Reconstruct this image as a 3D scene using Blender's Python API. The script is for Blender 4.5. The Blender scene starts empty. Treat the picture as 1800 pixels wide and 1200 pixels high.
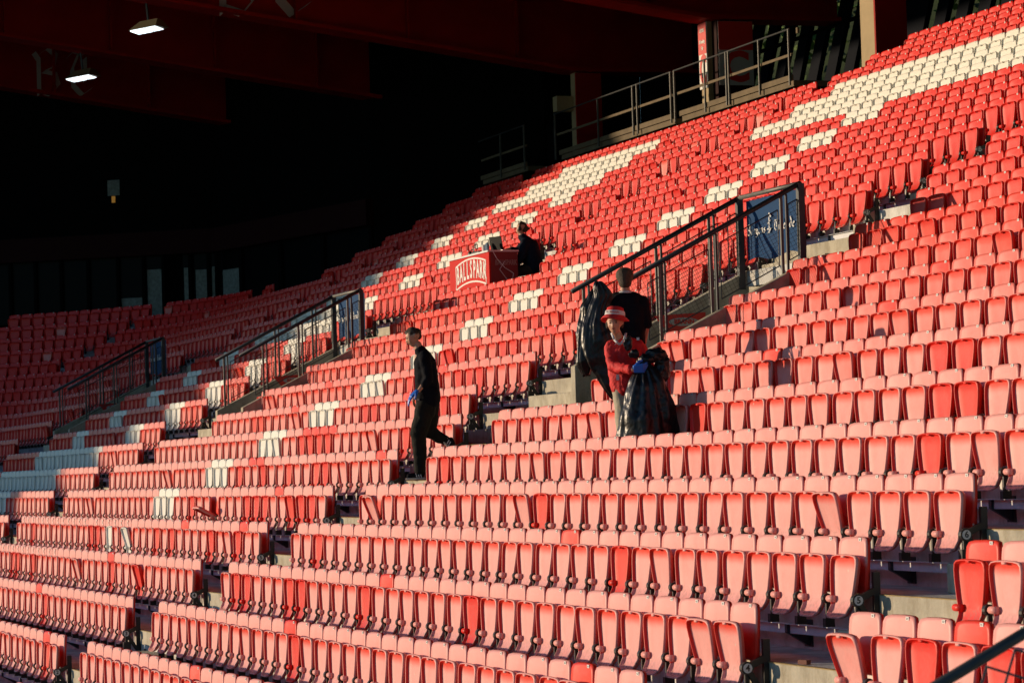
import bpy, math, random
import numpy as np
from mathutils import Vector, Matrix, Quaternion
random.seed(11); rng = np.random.default_rng(11)
SC = bpy.context.scene
COL = SC.collection
PI = math.pi
# ------------------------------------------------------------------ camera
CAM = Vector((35.3392398, -4.95214435, 2.70140588))
FOC, YAW, PIT, ROL = 5382.8, 0.324188705, 0.0421778442, -0.0301367906
F = Vector((-math.cos(YAW)*math.cos(PIT), math.sin(YAW)*math.cos(PIT), math.sin(PIT)))
Rv = F.cross(Vector((0, 0, 1))).normalized(); Uv = Rv.cross(F)
R2 = Rv*math.cos(ROL)+Uv*math.sin(ROL); U2 = -Rv*math.sin(ROL)+Uv*math.cos(ROL)
cd = bpy.data.cameras.new('camera'); cam = bpy.data.objects.new('camera', cd); COL.objects.link(cam)
cam.matrix_world = Matrix(((R2.x, U2.x, -F.x, CAM.x), (R2.y, U2.y, -F.y, CAM.y), (R2.z, U2.z, -F.z, CAM.z), (0, 0, 0, 1)))
cd.sensor_width = 36; cd.lens = FOC/1800*36; cd.clip_start = .5; cd.clip_end = 3000
cd.dof.use_dof = True; cd.dof.focus_distance = 31; cd.dof.aperture_fstop = 9
SC.camera = cam
# ------------------------------------------------------------------ light
SUN = Vector((.75, 1.0, -.155)).normalized()
w = bpy.data.worlds.new('World'); SC.world = w; w.use_nodes = True
nt = w.node_tree; bg = nt.nodes['Background']; sky = nt.nodes.new('ShaderNodeTexSky')
sky.sky_type = 'NISHITA'; sky.sun_disc = False
sky.sun_elevation = math.asin(-SUN.z); sky.sun_rotation = math.atan2(-SUN.x, -SUN.y)
sky.air_density = 1.0; sky.dust_density = .1; sky.ozone_density = 3.0
tint = nt.nodes.new('ShaderNodeMix'); tint.data_type = 'RGBA'; tint.blend_type = 'MULTIPLY'; tint.inputs[0].default_value = 1; tint.inputs[7].default_value = (.78, .92, 1.08, 1)
nt.links.new(sky.outputs[0], tint.inputs[6]); nt.links.new(tint.outputs[2], bg.inputs[0]); bg.inputs[1].default_value = .15
sl = bpy.data.lights.new('sun', 'SUN'); sl.energy = 3.75; sl.angle = math.radians(.5); sl.color = (1.0, .76, .51)
so = bpy.data.objects.new('sun', sl); COL.objects.link(so); so.rotation_euler = SUN.to_track_quat('-Z', 'Y').to_euler(); so.location = (0, -30, 30)
SC.view_settings.view_transform = 'Standard'; SC.view_settings.look = 'None'; SC.view_settings.exposure = .25; SC.view_settings.gamma = 1
SC.view_settings.use_curve_mapping = False
SC.render.engine = 'CYCLES'
# ------------------------------------------------------------------ stand geometry
D, H, XS, RC, TAG = .8580912, .4311699, -50.17, 2.993, .84
def row_point(s, r):
    """point on row r at arc length s (metres) and heading of the row there"""
    R = RC+r*D
    if s >= XS: return Vector((s, r*D, r*H)), 0.0
    th = (XS-s)/R
    return Vector((XS-R*math.sin(th), r*D-R*(1-math.cos(th)), r*H)), th
def tread(r): return r*H-TAG
# ------------------------------------------------------------------ materials
MATS = {}
def mat(name, col, rough=.6, metal=0, noise=.0, nscale=6, bump=0, bscale=40, spec=.5, emit=None, estr=1, coat=0):
    m = bpy.data.materials.new(name); m.use_nodes = True; t = m.node_tree; b = t.nodes['Principled BSDF']
    b.inputs['Roughness'].default_value = rough; b.inputs['Metallic'].default_value = metal
    b.inputs['Specular IOR Level'].default_value = spec; b.inputs['Coat Weight'].default_value = coat
    b.inputs['Base Color'].default_value = (*col, 1)
    if noise:
        tc = t.nodes.new('ShaderNodeTexCoord'); n = t.nodes.new('ShaderNodeTexNoise'); n.inputs['Scale'].default_value = nscale; n.inputs['Detail'].default_value = 7; n.inputs['Roughness'].default_value = .65
        r = t.nodes.new('ShaderNodeValToRGB'); r.color_ramp.elements[0].position = .3; r.color_ramp.elements[1].position = .72
        r.color_ramp.elements[0].color = (*[c*(1-noise) for c in col], 1); r.color_ramp.elements[1].color = (*[min(1, c*(1+noise*.6)) for c in col], 1)
        t.links.new(tc.outputs['Object'], n.inputs['Vector']); t.links.new(n.outputs['Fac'], r.inputs[0]); t.links.new(r.outputs[0], b.inputs['Base Color'])
    if bump:
        tc2 = t.nodes.new('ShaderNodeTexCoord'); n2 = t.nodes.new('ShaderNodeTexNoise'); n2.inputs['Scale'].default_value = bscale; n2.inputs['Detail'].default_value = 5
        bp = t.nodes.new('ShaderNodeBump'); bp.inputs['Strength'].default_value = bump; bp.inputs['Distance'].default_value = .02
        t.links.new(tc2.outputs['Object'], n2.inputs['Vector']); t.links.new(n2.outputs['Fac'], bp.inputs['Height']); t.links.new(bp.outputs[0], b.inputs['Normal'])
    if emit: b.inputs['Emission Color'].default_value = (*emit, 1); b.inputs['Emission Strength'].default_value = estr
    MATS[name] = m; return m
def stain(name):
    m = MATS[name]; t = m.node_tree; b = t.nodes['Principled BSDF']; L = t.links.new; src = b.inputs['Base Color'].links[0].from_socket
    ge = t.nodes.new('ShaderNodeNewGeometry'); mp = t.nodes.new('ShaderNodeMapping'); mp.inputs['Scale'].default_value = (2.4, 2.4, 1.3); L(ge.outputs['Position'], mp.inputs[0])
    n = t.nodes.new('ShaderNodeTexNoise'); n.inputs['Scale'].default_value = 2.2; n.inputs['Detail'].default_value = 8; n.inputs['Roughness'].default_value = .7; L(mp.outputs[0], n.inputs['Vector'])
    r = t.nodes.new('ShaderNodeValToRGB'); r.color_ramp.elements[0].position = .46; r.color_ramp.elements[0].color = (1, 1, 1, 1); r.color_ramp.elements[1].position = .70; r.color_ramp.elements[1].color = (.66, .62, .55, 1); L(n.outputs['Fac'], r.inputs[0])
    mx = t.nodes.new('ShaderNodeMix'); mx.data_type = 'RGBA'; mx.blend_type = 'MULTIPLY'; mx.inputs[0].default_value = 1; L(src, mx.inputs[6]); L(r.outputs[0], mx.inputs[7]); L(mx.outputs[2], b.inputs['Base Color'])
def seat_plastic():
    m = bpy.data.materials.new('seat_plastic'); m.use_nodes = True; t = m.node_tree; b = t.nodes['Principled BSDF']; L = t.links.new
    a = t.nodes.new('ShaderNodeAttribute'); a.attribute_name = 'fade'; a.attribute_type = 'GEOMETRY'
    dr = t.nodes.new('ShaderNodeAttribute'); dr.attribute_name = 'dirt'; dr.attribute_type = 'GEOMETRY'
    ge = t.nodes.new('ShaderNodeNewGeometry')
    n = t.nodes.new('ShaderNodeTexNoise'); n.inputs['Scale'].default_value = 6.5; n.inputs['Detail'].default_value = 6; L(ge.outputs['Position'], n.inputs['Vector'])
    n3 = t.nodes.new('ShaderNodeTexNoise'); n3.inputs['Scale'].default_value = 38; n3.inputs['Detail'].default_value = 4; L(ge.outputs['Position'], n3.inputs['Vector'])
    # sun bleaching: exposed faces go pink, faces behind the pan keep red; shade inside its rim is put into the colour
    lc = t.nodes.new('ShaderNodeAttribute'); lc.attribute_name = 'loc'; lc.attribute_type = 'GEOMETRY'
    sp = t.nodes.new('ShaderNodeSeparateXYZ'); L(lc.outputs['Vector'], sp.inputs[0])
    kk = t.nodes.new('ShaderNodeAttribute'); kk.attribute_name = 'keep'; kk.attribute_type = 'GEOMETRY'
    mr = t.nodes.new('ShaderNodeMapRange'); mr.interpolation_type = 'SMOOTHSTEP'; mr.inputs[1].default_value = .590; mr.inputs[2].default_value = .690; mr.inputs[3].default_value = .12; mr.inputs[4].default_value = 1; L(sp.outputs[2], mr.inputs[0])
    mp = t.nodes.new('ShaderNodeMapRange'); mp.interpolation_type = 'SMOOTHSTEP'; mp.inputs[1].default_value = .70; mp.inputs[2].default_value = .60; mp.inputs[3].default_value = .40; mp.inputs[4].default_value = 1; L(sp.outputs[2], mp.inputs[0])  # panel redder towards its top: the rim's shade put into the colour
    # keep: 0 = exposed, 1 = backrest rule, 2 = pan panel rule, 3+ = mostly red (unbleached backs, painted rim shade)
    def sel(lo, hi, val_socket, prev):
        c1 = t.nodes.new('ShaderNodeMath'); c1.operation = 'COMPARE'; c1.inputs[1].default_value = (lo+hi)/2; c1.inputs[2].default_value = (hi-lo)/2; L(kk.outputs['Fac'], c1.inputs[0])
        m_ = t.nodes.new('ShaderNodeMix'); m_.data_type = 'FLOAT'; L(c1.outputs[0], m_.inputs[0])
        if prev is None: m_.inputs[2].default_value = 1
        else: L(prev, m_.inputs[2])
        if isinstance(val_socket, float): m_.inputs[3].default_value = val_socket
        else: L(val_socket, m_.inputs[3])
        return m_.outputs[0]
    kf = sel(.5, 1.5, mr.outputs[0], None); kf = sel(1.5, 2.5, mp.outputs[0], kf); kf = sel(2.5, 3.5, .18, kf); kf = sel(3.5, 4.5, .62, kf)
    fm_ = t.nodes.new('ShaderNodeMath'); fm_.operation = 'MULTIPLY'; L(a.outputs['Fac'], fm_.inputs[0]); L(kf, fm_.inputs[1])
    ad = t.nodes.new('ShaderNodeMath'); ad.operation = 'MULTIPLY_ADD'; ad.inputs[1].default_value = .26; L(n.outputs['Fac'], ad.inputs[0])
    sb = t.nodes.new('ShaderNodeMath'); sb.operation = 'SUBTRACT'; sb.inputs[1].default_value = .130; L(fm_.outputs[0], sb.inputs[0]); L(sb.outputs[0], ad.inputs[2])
    r = t.nodes.new('ShaderNodeValToRGB'); cr = r.color_ramp
    cr.elements[0].position = 0; cr.elements[0].color = (.72, .007, .003, 1)
    cr.elements[1].position = 1; cr.elements[1].color = (.80, .36, .325, 1)
    e = cr.elements.new(.45); e.color = (.78, .058, .032, 1)
    e = cr.elements.new(.8); e.color = (.80, .235, .205, 1)
    L(ad.outputs[0], r.inputs[0])
    gt = t.nodes.new('ShaderNodeMath'); gt.operation = 'GREATER_THAN'; gt.inputs[1].default_value = 1.5; L(a.outputs['Fac'], gt.inputs[0])
    mx = t.nodes.new('ShaderNodeMix'); mx.data_type = 'RGBA'; L(gt.outputs[0], mx.inputs[0]); L(r.outputs[0], mx.inputs[6]); mx.inputs[7].default_value = (.80, .79, .72, 1)
    # grime on the lip of the folded pans and faint scuffs everywhere
    gr = t.nodes.new('ShaderNodeValToRGB'); gr.color_ramp.elements[0].position = .42; gr.color_ramp.elements[1].position = .66; L(n3.outputs['Fac'], gr.inputs[0])
    mu = t.nodes.new('ShaderNodeMath'); mu.operation = 'MULTIPLY'; L(gr.outputs[0], mu.inputs[0]); L(dr.outputs['Fac'], mu.inputs[1])
    m2 = t.nodes.new('ShaderNodeMix'); m2.data_type = 'RGBA'; L(mu.outputs[0], m2.inputs[0]); L(mx.outputs[2], m2.inputs[6]); m2.inputs[7].default_value = (.30, .17, .14, 1)
    vo = t.nodes.new('ShaderNodeTexVoronoi'); vo.inputs['Scale'].default_value = 5.5; vo.inputs['Randomness'].default_value = 1; L(ge.outputs['Position'], vo.inputs['Vector'])
    v2 = t.nodes.new('ShaderNodeMath'); v2.operation = 'LESS_THAN'; v2.inputs[1].default_value = .055; L(vo.outputs['Distance'], v2.inputs[0])
    v3 = t.nodes.new('ShaderNodeSeparateColor'); L(vo.outputs['Color'], v3.inputs[0])
    v4 = t.nodes.new('ShaderNodeMath'); v4.operation = 'GREATER_THAN'; v4.inputs[1].default_value = .80; L(v3.outputs[0], v4.inputs[0])
    v5 = t.nodes.new('ShaderNodeMath'); v5.operation = 'MULTIPLY'; L(v2.outputs[0], v5.inputs[0]); L(v4.outputs[0], v5.inputs[1])
    v6 = t.nodes.new('ShaderNodeMath'); v6.operation = 'MULTIPLY'; v6.inputs[1].default_value = .7; L(v5.outputs[0], v6.inputs[0])
    m3 = t.nodes.new('ShaderNodeMix'); m3.data_type = 'RGBA'; L(v6.outputs[0], m3.inputs[0]); L(m2.outputs[2], m3.inputs[6]); m3.inputs[7].default_value = (.62, .52, .44, 1)
    L(m3.outputs[2], b.inputs['Base Color'])
    rr = t.nodes.new('ShaderNodeMapRange'); rr.inputs[3].default_value = .38; rr.inputs[4].default_value = .52; L(n3.outputs['Fac'], rr.inputs[0]); L(rr.outputs[0], b.inputs['Roughness'])
    b.inputs['Specular IOR Level'].default_value = .28
    return m
PLASTIC = seat_plastic()
BLACKP = mat('black_fitting', (.012, .012, .012), .45)
TAGW = mat('tag_white', (.75, .75, .72), .5)
GALV = mat('galvanised_rail', (.20, .215, .23), .5, .3, .25, 9)
DKSTEEL = mat('dark_steel', (.045, .05, .055), .5, .3, .3, 8)
LTSTEEL = mat('light_steel_post', (.13, .13, .12), .55, .3, .25, 10)
WIRE = mat('mesh_wire', (.06, .065, .06), .6, .3)
CONC = mat('concrete', (.47, .43, .33), .9, 0, .32, 2.2, .35, 30)
CONCD = mat('terrace_concrete', (.70, .69, .65), .9, 0, .35, 1.6, .35, 25)
stain('concrete'); stain('terrace_concrete')
NOSING = mat('yellow_nosing', (.34, .24, .09), .8, 0, .4, 5)
RAILGREY = mat('seat_rail_grey', (.62, .63, .64), .6, 0, .15, 6)
BEIGE = mat('beige_cladding', (.40, .31, .18), .7, 0, .15, 2, spec=.2)
GANT = mat('gantry_board', (.17, .13, .08), .8, 0, .3, 2, spec=.2)
REDPAINT = mat('dark_red_paint', (.34, .008, .006), .5, 0, .2, 1, spec=.1)
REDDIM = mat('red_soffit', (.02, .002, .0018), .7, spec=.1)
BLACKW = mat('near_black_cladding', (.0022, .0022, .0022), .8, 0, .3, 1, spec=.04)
NAVYF = mat('navy_fin', (.002, .004, .009), .7, spec=.05)
NAVYB = mat('navy_banner', (.010, .055, .15), .7, 0, .1, 3, spec=.1)
WHITEP = mat('white_print', (.75, .75, .72), .6)
REDP = mat('red_panel', (.60, .010, .006), .6, spec=.12)
BRED = mat('sign_red', (.62, .02, .015), .5)
GREYP = mat('grey_print', (.42, .42, .42), .6)
GREENP = mat('exit_green', (.01, .25, .12), .5)
CLOTHK = mat('black_cloth', (.008, .009, .014), .85, 0, .3, 20, .3, 120, spec=.10)
TROUK = mat('black_trousers', (.018, .018, .015), .8, 0, .3, 14, .35, 60, spec=.10)
NAVYC = mat('navy_cloth', (.012, .020, .036), .8, 0, .3, 15, .3, 80, spec=.10)
TROUD = mat('dark_olive_trousers', (.03, .03, .022), .85, 0, .2, 12)
SHIRTR = mat('red_shirt_fabric', (.66, .012, .014), .75, 0, .15, 12, .5, 26)
HATR = mat('red_hat_fabric', (.68, .02, .022), .8, 0, .12, 18, .2, 90)
BEIGET = mat('beige_trousers', (.42, .38, .28), .85, 0, .15, 12)
WHITEC = mat('white_cloth', (.68, .68, .68), .85)
SKIN = mat('skin', (.56, .30, .19), .55, 0, .08, 25)
HAIRB = mat('brown_hair', (.060, .036, .018), .7, 0, .5, 60, .6, 160)
HAIRL = mat('light_brown_hair', (.085, .058, .032), .7, 0, .45, 60, .6, 160)
GLOVE = mat('blue_glove', (.02, .15, .62), .4)
LIP = mat('lips', (.40, .12, .09), .5)
EYE = mat('eyes', (.015, .012, .010), .3)
BAG = mat('black_bin_bag', (.011, .011, .012), .36, 0, 0, 1, .5, 9, .35)
SOLE = mat('shoe_sole', (.55, .52, .45), .7)
SCREEN = mat('laptop_screen', (.006, .006, .007), .5, spec=.1)
SILVER = mat('silver_edge', (.5, .5, .5), .4, .6)
GRASS = mat('pitch_grass', (.09, .17, .05), .9, 0, .3, .3)
HILLM = mat('hill_soil', (.03, .045, .015), .95, 0, .5, .6)
LEAFM = mat('hedge_leaves', (.11, .18, .03), .7, 0, .5, 4)
ASPH = mat('concourse_asphalt', (.05, .05, .05), .9, 0, .2, .5)
PALEGREY = mat('pale_grey_matte', (.20, .235, .22), .8, 0, .45, 9)  # matte grey that also paints the window reflections
DGLASS = mat('dark_window_glass', (.0025, .003, .003), .35, spec=.05)
BOXW = mat('grey_speaker_case', (.28, .27, .26), .6)
YPOST = mat('shade_block_grey', (.20, .18, .16), .9)  # surface of the unseen block added to cast shade
LAMPE = mat('lamp_glass', (.8, .85, .9), .3, emit=(.82, .93, 1.0), estr=2.0)
AMBER = mat('amber_signal', (.6, .3, .05), .5, emit=(1.0, .45, .06), estr=.12)
LAMPH = mat('lamp_housing', (.16, .13, .07), .6, emit=None)
# ------------------------------------------------------------------ object helpers
def link(name, me, m=None, parent=None, loc=None, rot=None):
    o = bpy.data.objects.new(name, me); COL.objects.link(o)
    if m is not None and me is not None and len(me.materials) == 0: me.materials.append(m)
    if parent is not None: o.parent = parent
    if loc is not None: o.location = loc
    if rot is not None: o.rotation_euler = rot
    return o
def tag(o, label, cat, group=None, kind=None):
    o['label'] = label; o['category'] = cat
    if group: o['group'] = group
    if kind: o['kind'] = kind
    return o
def thing(name, label, cat, loc=(0, 0, 0), rz=0, group=None):
    o = bpy.data.objects.new(name, None); COL.objects.link(o); o.location = loc; o.rotation_euler = (0, 0, rz); o.empty_display_size = .2
    return tag(o, label, cat, group)
class MB:
    def __init__(s): s.v = []; s.f = []; s.m = []
    def add(s, v, f, mi=0):
        k = len(s.v); s.v += [tuple(p) for p in v]; s.f += [tuple(i+k for i in q) for q in f]; s.m += [mi]*len(f); return s
    def box(s, a, b, mi=0, rz=0, piv=None):
        x0, y0, z0 = a; x1, y1, z1 = b
        v = [(x0, y0, z0), (x1, y0, z0), (x1, y1, z0), (x0, y1, z0), (x0, y0, z1), (x1, y0, z1), (x1, y1, z1), (x0, y1, z1)]
        if rz:
            c, sn = math.cos(rz), math.sin(rz); px, py = piv or ((x0+x1)/2, (y0+y1)/2)
            v = [(px+(x-px)*c-(y-py)*sn, py+(x-px)*sn+(y-py)*c, z) for x, y, z in v]
        return s.add(v, [(0, 3, 2, 1), (4, 5, 6, 7), (0, 1, 5, 4), (1, 2, 6, 5), (2, 3, 7, 6), (3, 0, 4, 7)], mi)
    def beam(s, p, q, wd, ht, mi=0, up=(0, 0, 1)):
        p = Vector(p); q = Vector(q); d = (q-p).normalized(); sd = d.cross(Vector(up)).normalized(); u = sd.cross(d)
        v = []
        for c in (p, q):
            for a, b in ((-1, -1), (1, -1), (1, 1), (-1, 1)): v.append(c+sd*a*wd/2+u*b*ht/2)
        return s.add(v, [(0, 3, 2, 1), (4, 5, 6, 7), (0, 1, 5, 4), (1, 2, 6, 5), (2, 3, 7, 6), (3, 0, 4, 7)], mi)
    def tube(s, p, q, r, n=8, mi=0, r2=None):
        p = Vector(p); q = Vector(q); d = (q-p).normalized(); a = d.orthogonal().normalized(); b = d.cross(a); r2 = r if r2 is None else r2
        v = [p+(a*math.cos(2*PI*i/n)+b*math.sin(2*PI*i/n))*r for i in range(n)]+[q+(a*math.cos(2*PI*i/n)+b*math.sin(2*PI*i/n))*r2 for i in range(n)]
        f = [(i, (i+1) % n, n+(i+1) % n, n+i) for i in range(n)]+[tuple(range(n-1, -1, -1)), tuple(range(n, 2*n))]
        return s.add(v, f, mi)
    def pipe(s, pts, r, n=6, mi=0):
        for a, b in zip(pts[:-1], pts[1:]): s.tube(a, b, r, n, mi)
        return s
    def ell(s, c, rx, ry, rz, n=12, m=8, mi=0, R=None):
        v = []; f = []
        c = Vector(c)
        for j in range(m+1):
            t = PI*j/m
            for i in range(n):
                u = 2*PI*i/n; p = Vector((rx*math.sin(t)*math.cos(u), ry*math.sin(t)*math.sin(u), rz*math.cos(t)))
                if R is not None: p = R @ p
                v.append(c+p)
        for j in range(m):
            for i in range(n): f.append((j*n+i, (j+1)*n+i, (j+1)*n+(i+1) % n, j*n+(i+1) % n))
        return s.add(v, f, mi)
    def prism(s, poly, z0, z1, mi=0):
        """poly in xy, extruded in z"""
        n = len(poly); v = [(x, y, z0) for x, y in poly]+[(x, y, z1) for x, y in poly]
        return s.add(v, [tuple(range(n-1, -1, -1)), tuple(range(n, 2*n))]+[(i, (i+1) % n, n+(i+1) % n, n+i) for i in range(n)], mi)
    def mesh(s, name, mats, smooth=False):
        me = bpy.data.meshes.new(name); me.from_pydata([tuple(p) for p in s.v], [], s.f)
        for m in (mats if isinstance(mats, (list, tuple)) else [mats]): me.materials.append(m)
        if any(s.m): me.polygons.foreach_set('material_index', s.m)
        if smooth: me.polygons.foreach_set('use_smooth', [True]*len(me.polygons))
        me.validate(); me.update(); return me
    def build(s, name, mats, parent=None, smooth=False, loc=None, rot=None, bevel=0):
        o = link(name, s.mesh(name, mats, smooth), parent=parent, loc=loc, rot=rot)
        if bevel:
            b = o.modifiers.new('bevel', 'BEVEL'); b.width = bevel; b.segments = 2; b.limit_method = 'ANGLE'
        return o
def text_mesh(txt, size=1, ext=.002, bold=0, shear=0, align='CENTER', sx=1):
    c = bpy.data.curves.new('lettering', 'FONT'); c.body = txt; c.size = size; c.extrude = ext; c.offset = bold; c.shear = shear; c.align_x = align; c.align_y = 'CENTER'; c.resolution_u = 3
    o = bpy.data.objects.new('lettering', c); COL.objects.link(o); bpy.context.view_layer.update()
    me = bpy.data.meshes.new_from_object(o.evaluated_get(bpy.context.evaluated_depsgraph_get())); bpy.data.objects.remove(o); bpy.data.curves.remove(c)
    for v in me.vertices: v.co.x *= sx
    me.materials.clear(); return me
def ordinal(n):
    o = ['', 'first', 'second', 'third', 'fourth', 'fifth', 'sixth', 'seventh', 'eighth', 'ninth', 'tenth', 'eleventh', 'twelfth', 'thirteenth', 'fourteenth', 'fifteenth', 'sixteenth', 'seventeenth', 'eighteenth', 'nineteenth', 'twentieth']
    return o[n] if n <= 20 else ('twenty-'+ordinal(n-20) if n < 30 else ('thirtieth' if n == 30 else ('thirty-'+ordinal(n-30) if n < 40 else '%dth' % n)))
# ------------------------------------------------------------------ seat templates
def loft(outline, rings, closeback=True):
    """outline: list of (x,z); rings: list of (kx,kz,cz,yfun) ; returns verts, faces"""
    n = len(outline); v = []; f = []
    for kx, kz, cz, yf in rings:
        for x, z in outline:
            X = x*kx; Z = cz+(z-cz)*kz; v.append((X, yf(X, Z, z), Z))
    m = len(rings)
    for j in range(m-1):
        for i in range(n): f.append((j*n+i, j*n+(i+1) % n, (j+1)*n+(i+1) % n, (j+1)*n+i))
    f.append(tuple((m-1)*n+i for i in range(n)))
    if closeback: f.append(tuple(n-1-i for i in range(n)))
    return v, f
half = [(0, .266), (.080, .268), (.114, .280), (.129, .304), (.136, .36), (.145, .415), (.160, .47), (.181, .54), (.195, .60), (.200, .66), (.193, .697), (.170, .716), (.11, .724), (0, .727)]
half = [(x*1.13+(.014*min(1, x/.08) if z < .56 else 0)*(1 if z < .5 else (.56-z)/.06), z) for x, z in half]
PAN_OUT = half+[(-x, z) for x, z in half[-2:0:-1]]
def ypan(z): return -.100-.040*(.73-z)-(max(0, .37-z)**1.3)*1.1
def pan_template():
    rings = [(.6, .65, .5, lambda X, Z, z: ypan(Z)+.030),
             (.94, .965, .5, lambda X, Z, z: ypan(Z)+.024),
             (1, 1, .5, lambda X, Z, z: ypan(Z)-.002),
             (.98, .988, .5, lambda X, Z, z: ypan(Z)-.015),
             (.930, .958, .5, lambda X, Z, z: ypan(Z)-.021),
             (.905, .940, .5, lambda X, Z, z: ypan(Z)-.014),
             (.885, .905, .51, lambda X, Z, z: ypan(Z)+.006),
             (.80, .85, .52, lambda X, Z, z: ypan(Z)+.010),
             (.40, .50, .53, lambda X, Z, z: ypan(Z)+.010)]
    v, f = loft(PAN_OUT, rings)
    n = len(PAN_OUT); dirt = []; keep = []
    for q in f:
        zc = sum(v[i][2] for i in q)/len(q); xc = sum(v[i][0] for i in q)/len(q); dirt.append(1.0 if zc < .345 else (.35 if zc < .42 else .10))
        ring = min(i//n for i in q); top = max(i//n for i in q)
        keep.append(3 if ring <= 0 else (4 if ring == 1 else 0 if ring <= 3 else ((3 if zc > .66 else (2 if zc < .36 else (3 if xc < -.05 else 0))) if ring <= 5 else 2)))  # left and upper inner walls painted red as shade, right wall kept pale
    mb = MB(); mb.add(v, f)
    mb.box((-.028, ypan(.705)-.024, .700), (.028, ypan(.705)-.010, .716)); dirt += [.1]*6; keep += [0]*6       # notch tab at the top of the rim
    mb.tube((-.13, -.122, .405), (-.228, -.122, .405), .025, 10); dirt += [.15]*12; keep += [0]*12
    return mb, dirt, keep
bh = [(0, .445), (.16, .445), (.21, .455), (.228, .48), (.234, .60), (.234, .75), (.228, .803), (.206, .833), (.15, .843), (0, .846)]
BACK_OUT = bh+[(-x, z) for x, z in bh[-2:0:-1]]
def yback(X, Z): return -.045*(.84-Z)-.022*(abs(X)/.234)**3
def back_template():
    rings = [(.6, .7, .65, lambda X, Z, z: yback(X, Z)+.012),
             (.93, .96, .65, lambda X, Z, z: yback(X, Z)+.012),
             (1, 1, .65, lambda X, Z, z: yback(X, Z)+.030),
             (1, 1, .65, lambda X, Z, z: yback(X, Z)+.010),
             (.975, .978, .65, lambda X, Z, z: yback(X, Z)-.004),
             (.82, .88, .65, lambda X, Z, z: yback(X, Z)-.008),
             (.45, .6, .65, lambda X, Z, z: yback(X, Z)-.010)]
    v, f = loft(BACK_OUT, rings); mb = MB(); n = len(BACK_OUT); f2 = f[:-2]
    # split the flat middle into bands so that shading and bleaching follow its height
    last = [(len(rings)-1)*n+i for i in range(n)]; m = n//2
    for i in range(0, m): f2.append((last[i], last[(i+1)], last[(n-i-1) % n], last[(n-i) % n])) if i else f2.append((last[0], last[1], last[n-1]))
    f2 = [tuple(dict.fromkeys(q)) for q in f2]; f2 = [q for q in f2 if len(q) > 2]; f2.append(f[-1])
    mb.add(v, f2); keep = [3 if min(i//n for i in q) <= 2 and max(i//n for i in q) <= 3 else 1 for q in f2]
    return mb, [.05]*len(f2), keep
def tag_template():
    mb = MB(); mb.box((.090, -.0175, .815), (.132, -.0125, .838), 0)
    mb.box((.100, -.0182, .819), (.106, -.0176, .833), 1); mb.box((.113, -.0182, .819), (.119, -.0176, .833), 1)
    return mb
def support_template():
    mb = MB()
    mb.tube((.222, -.124, .405), (.262, -.124, .405), .037, 12)
    mb.box((.240, -.135, .24), (.260, -.100, .38)); mb.box((.222, -.150, .197), (.268, -.075, .262))
    mb.beam((.25, -.11, .40), (.25, .02, .47), .028, .035); mb.box((.240, .005, .42), (.260, .03, .50))
    return mb
PAN, PAND, PANK = pan_template(); BACK, BACKD, BACKK = back_template(); TAGT = tag_template(); SUP = support_template()
HINGE = Vector((0, -.128, .405))
def set_loc(me, co):
    a = me.attributes.new('loc', 'FLOAT_VECTOR', 'POINT'); a.data.foreach_set('vector', np.array(co, dtype=np.float32).ravel())
def set_attr(me, name, vals):
    a = me.attributes.new(name, 'FLOAT', 'FACE'); a.data.foreach_set('value', np.array(vals, dtype=np.float32))
_cache = {}
def variant(kind, fade):
    k = (kind, fade)
    if k in _cache: return _cache[k]
    mb, dd, kp = (PAN, PAND, PANK) if kind == 'seat_pan' else (BACK, BACKD, BACKK)
    m2 = MB(); m2.v = [tuple(Vector(p)-HINGE) for p in mb.v] if kind == 'seat_pan' else list(mb.v); m2.f = list(mb.f); m2.m = list(mb.m)
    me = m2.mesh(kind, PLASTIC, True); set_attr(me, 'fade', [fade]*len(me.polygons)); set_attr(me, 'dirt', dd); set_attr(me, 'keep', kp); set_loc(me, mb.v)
    _cache[k] = me; return me
TAGM = TAGT.mesh('number_tag', [TAGW, BLACKP]); SUPM = SUP.mesh('support', BLACKP)
# ------------------------------------------------------------------ seating plan (row, seat) grid
def angle_seat(r, th): return (XS-th*(RC+r*D))/.5
def blocks(r):
    R = RC+r*D; out = []; left_end = angle_seat(r, min(1.05, 14/R))
    if r <= 8:
        out = [(left_end, -79), (-75, -44), (-40, -4), (0, 31), (35, 62)]
    elif r <= 14:
        out = [(left_end, -83), (-72.5, -48), (-37.5, -8), (2.5, 31.5), (38, 62)]
    else:
        a, b = angle_seat(r, .42), angle_seat(r, .36)
        if r <= 19: out.append((left_end, a))
        if r <= 18: out.append((b, -79))
        elif r == 19: out += [(b, -103), (-99, -98), (-86, -79)]
        elif r <= 24: out.append((-86, -79))
        if r <= 24: out.append((-76, -42))
        out += [((-39 if r < 23 else -40), -4.6), (-.4, 31), (35, 50)]
    return out
WHITE = set()
for r in range(6, 21): WHITE |= {(r, i) for i in (-24, -23, -22)}
for r in (21, 22, 23): WHITE |= {(r, i) for i in range(-36, 26)}
for r in (21, 22, 23): WHITE |= {(r, i) for i in range(-67, {21: -52, 22: -53, 23: -54}[r])}
for r in range(16, 21): WHITE |= {(r, i) for i in (-66, -65, -64)}
for r in range(16, 21): WHITE |= {(r, i) for i in (-54, -53, -52)}
for r in (14, 15): WHITE |= {(r, i) for i in range(-66, -52)}
for r in range(9, 14): WHITE |= {(r, i) for i in (-66, -65, -64, -54, -53, -52)}
for r in (7, 8): WHITE |= {(r, i) for i in range(-66, -51)}
WHITE |= {(6, i) for i in range(-68, -53)}
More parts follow.
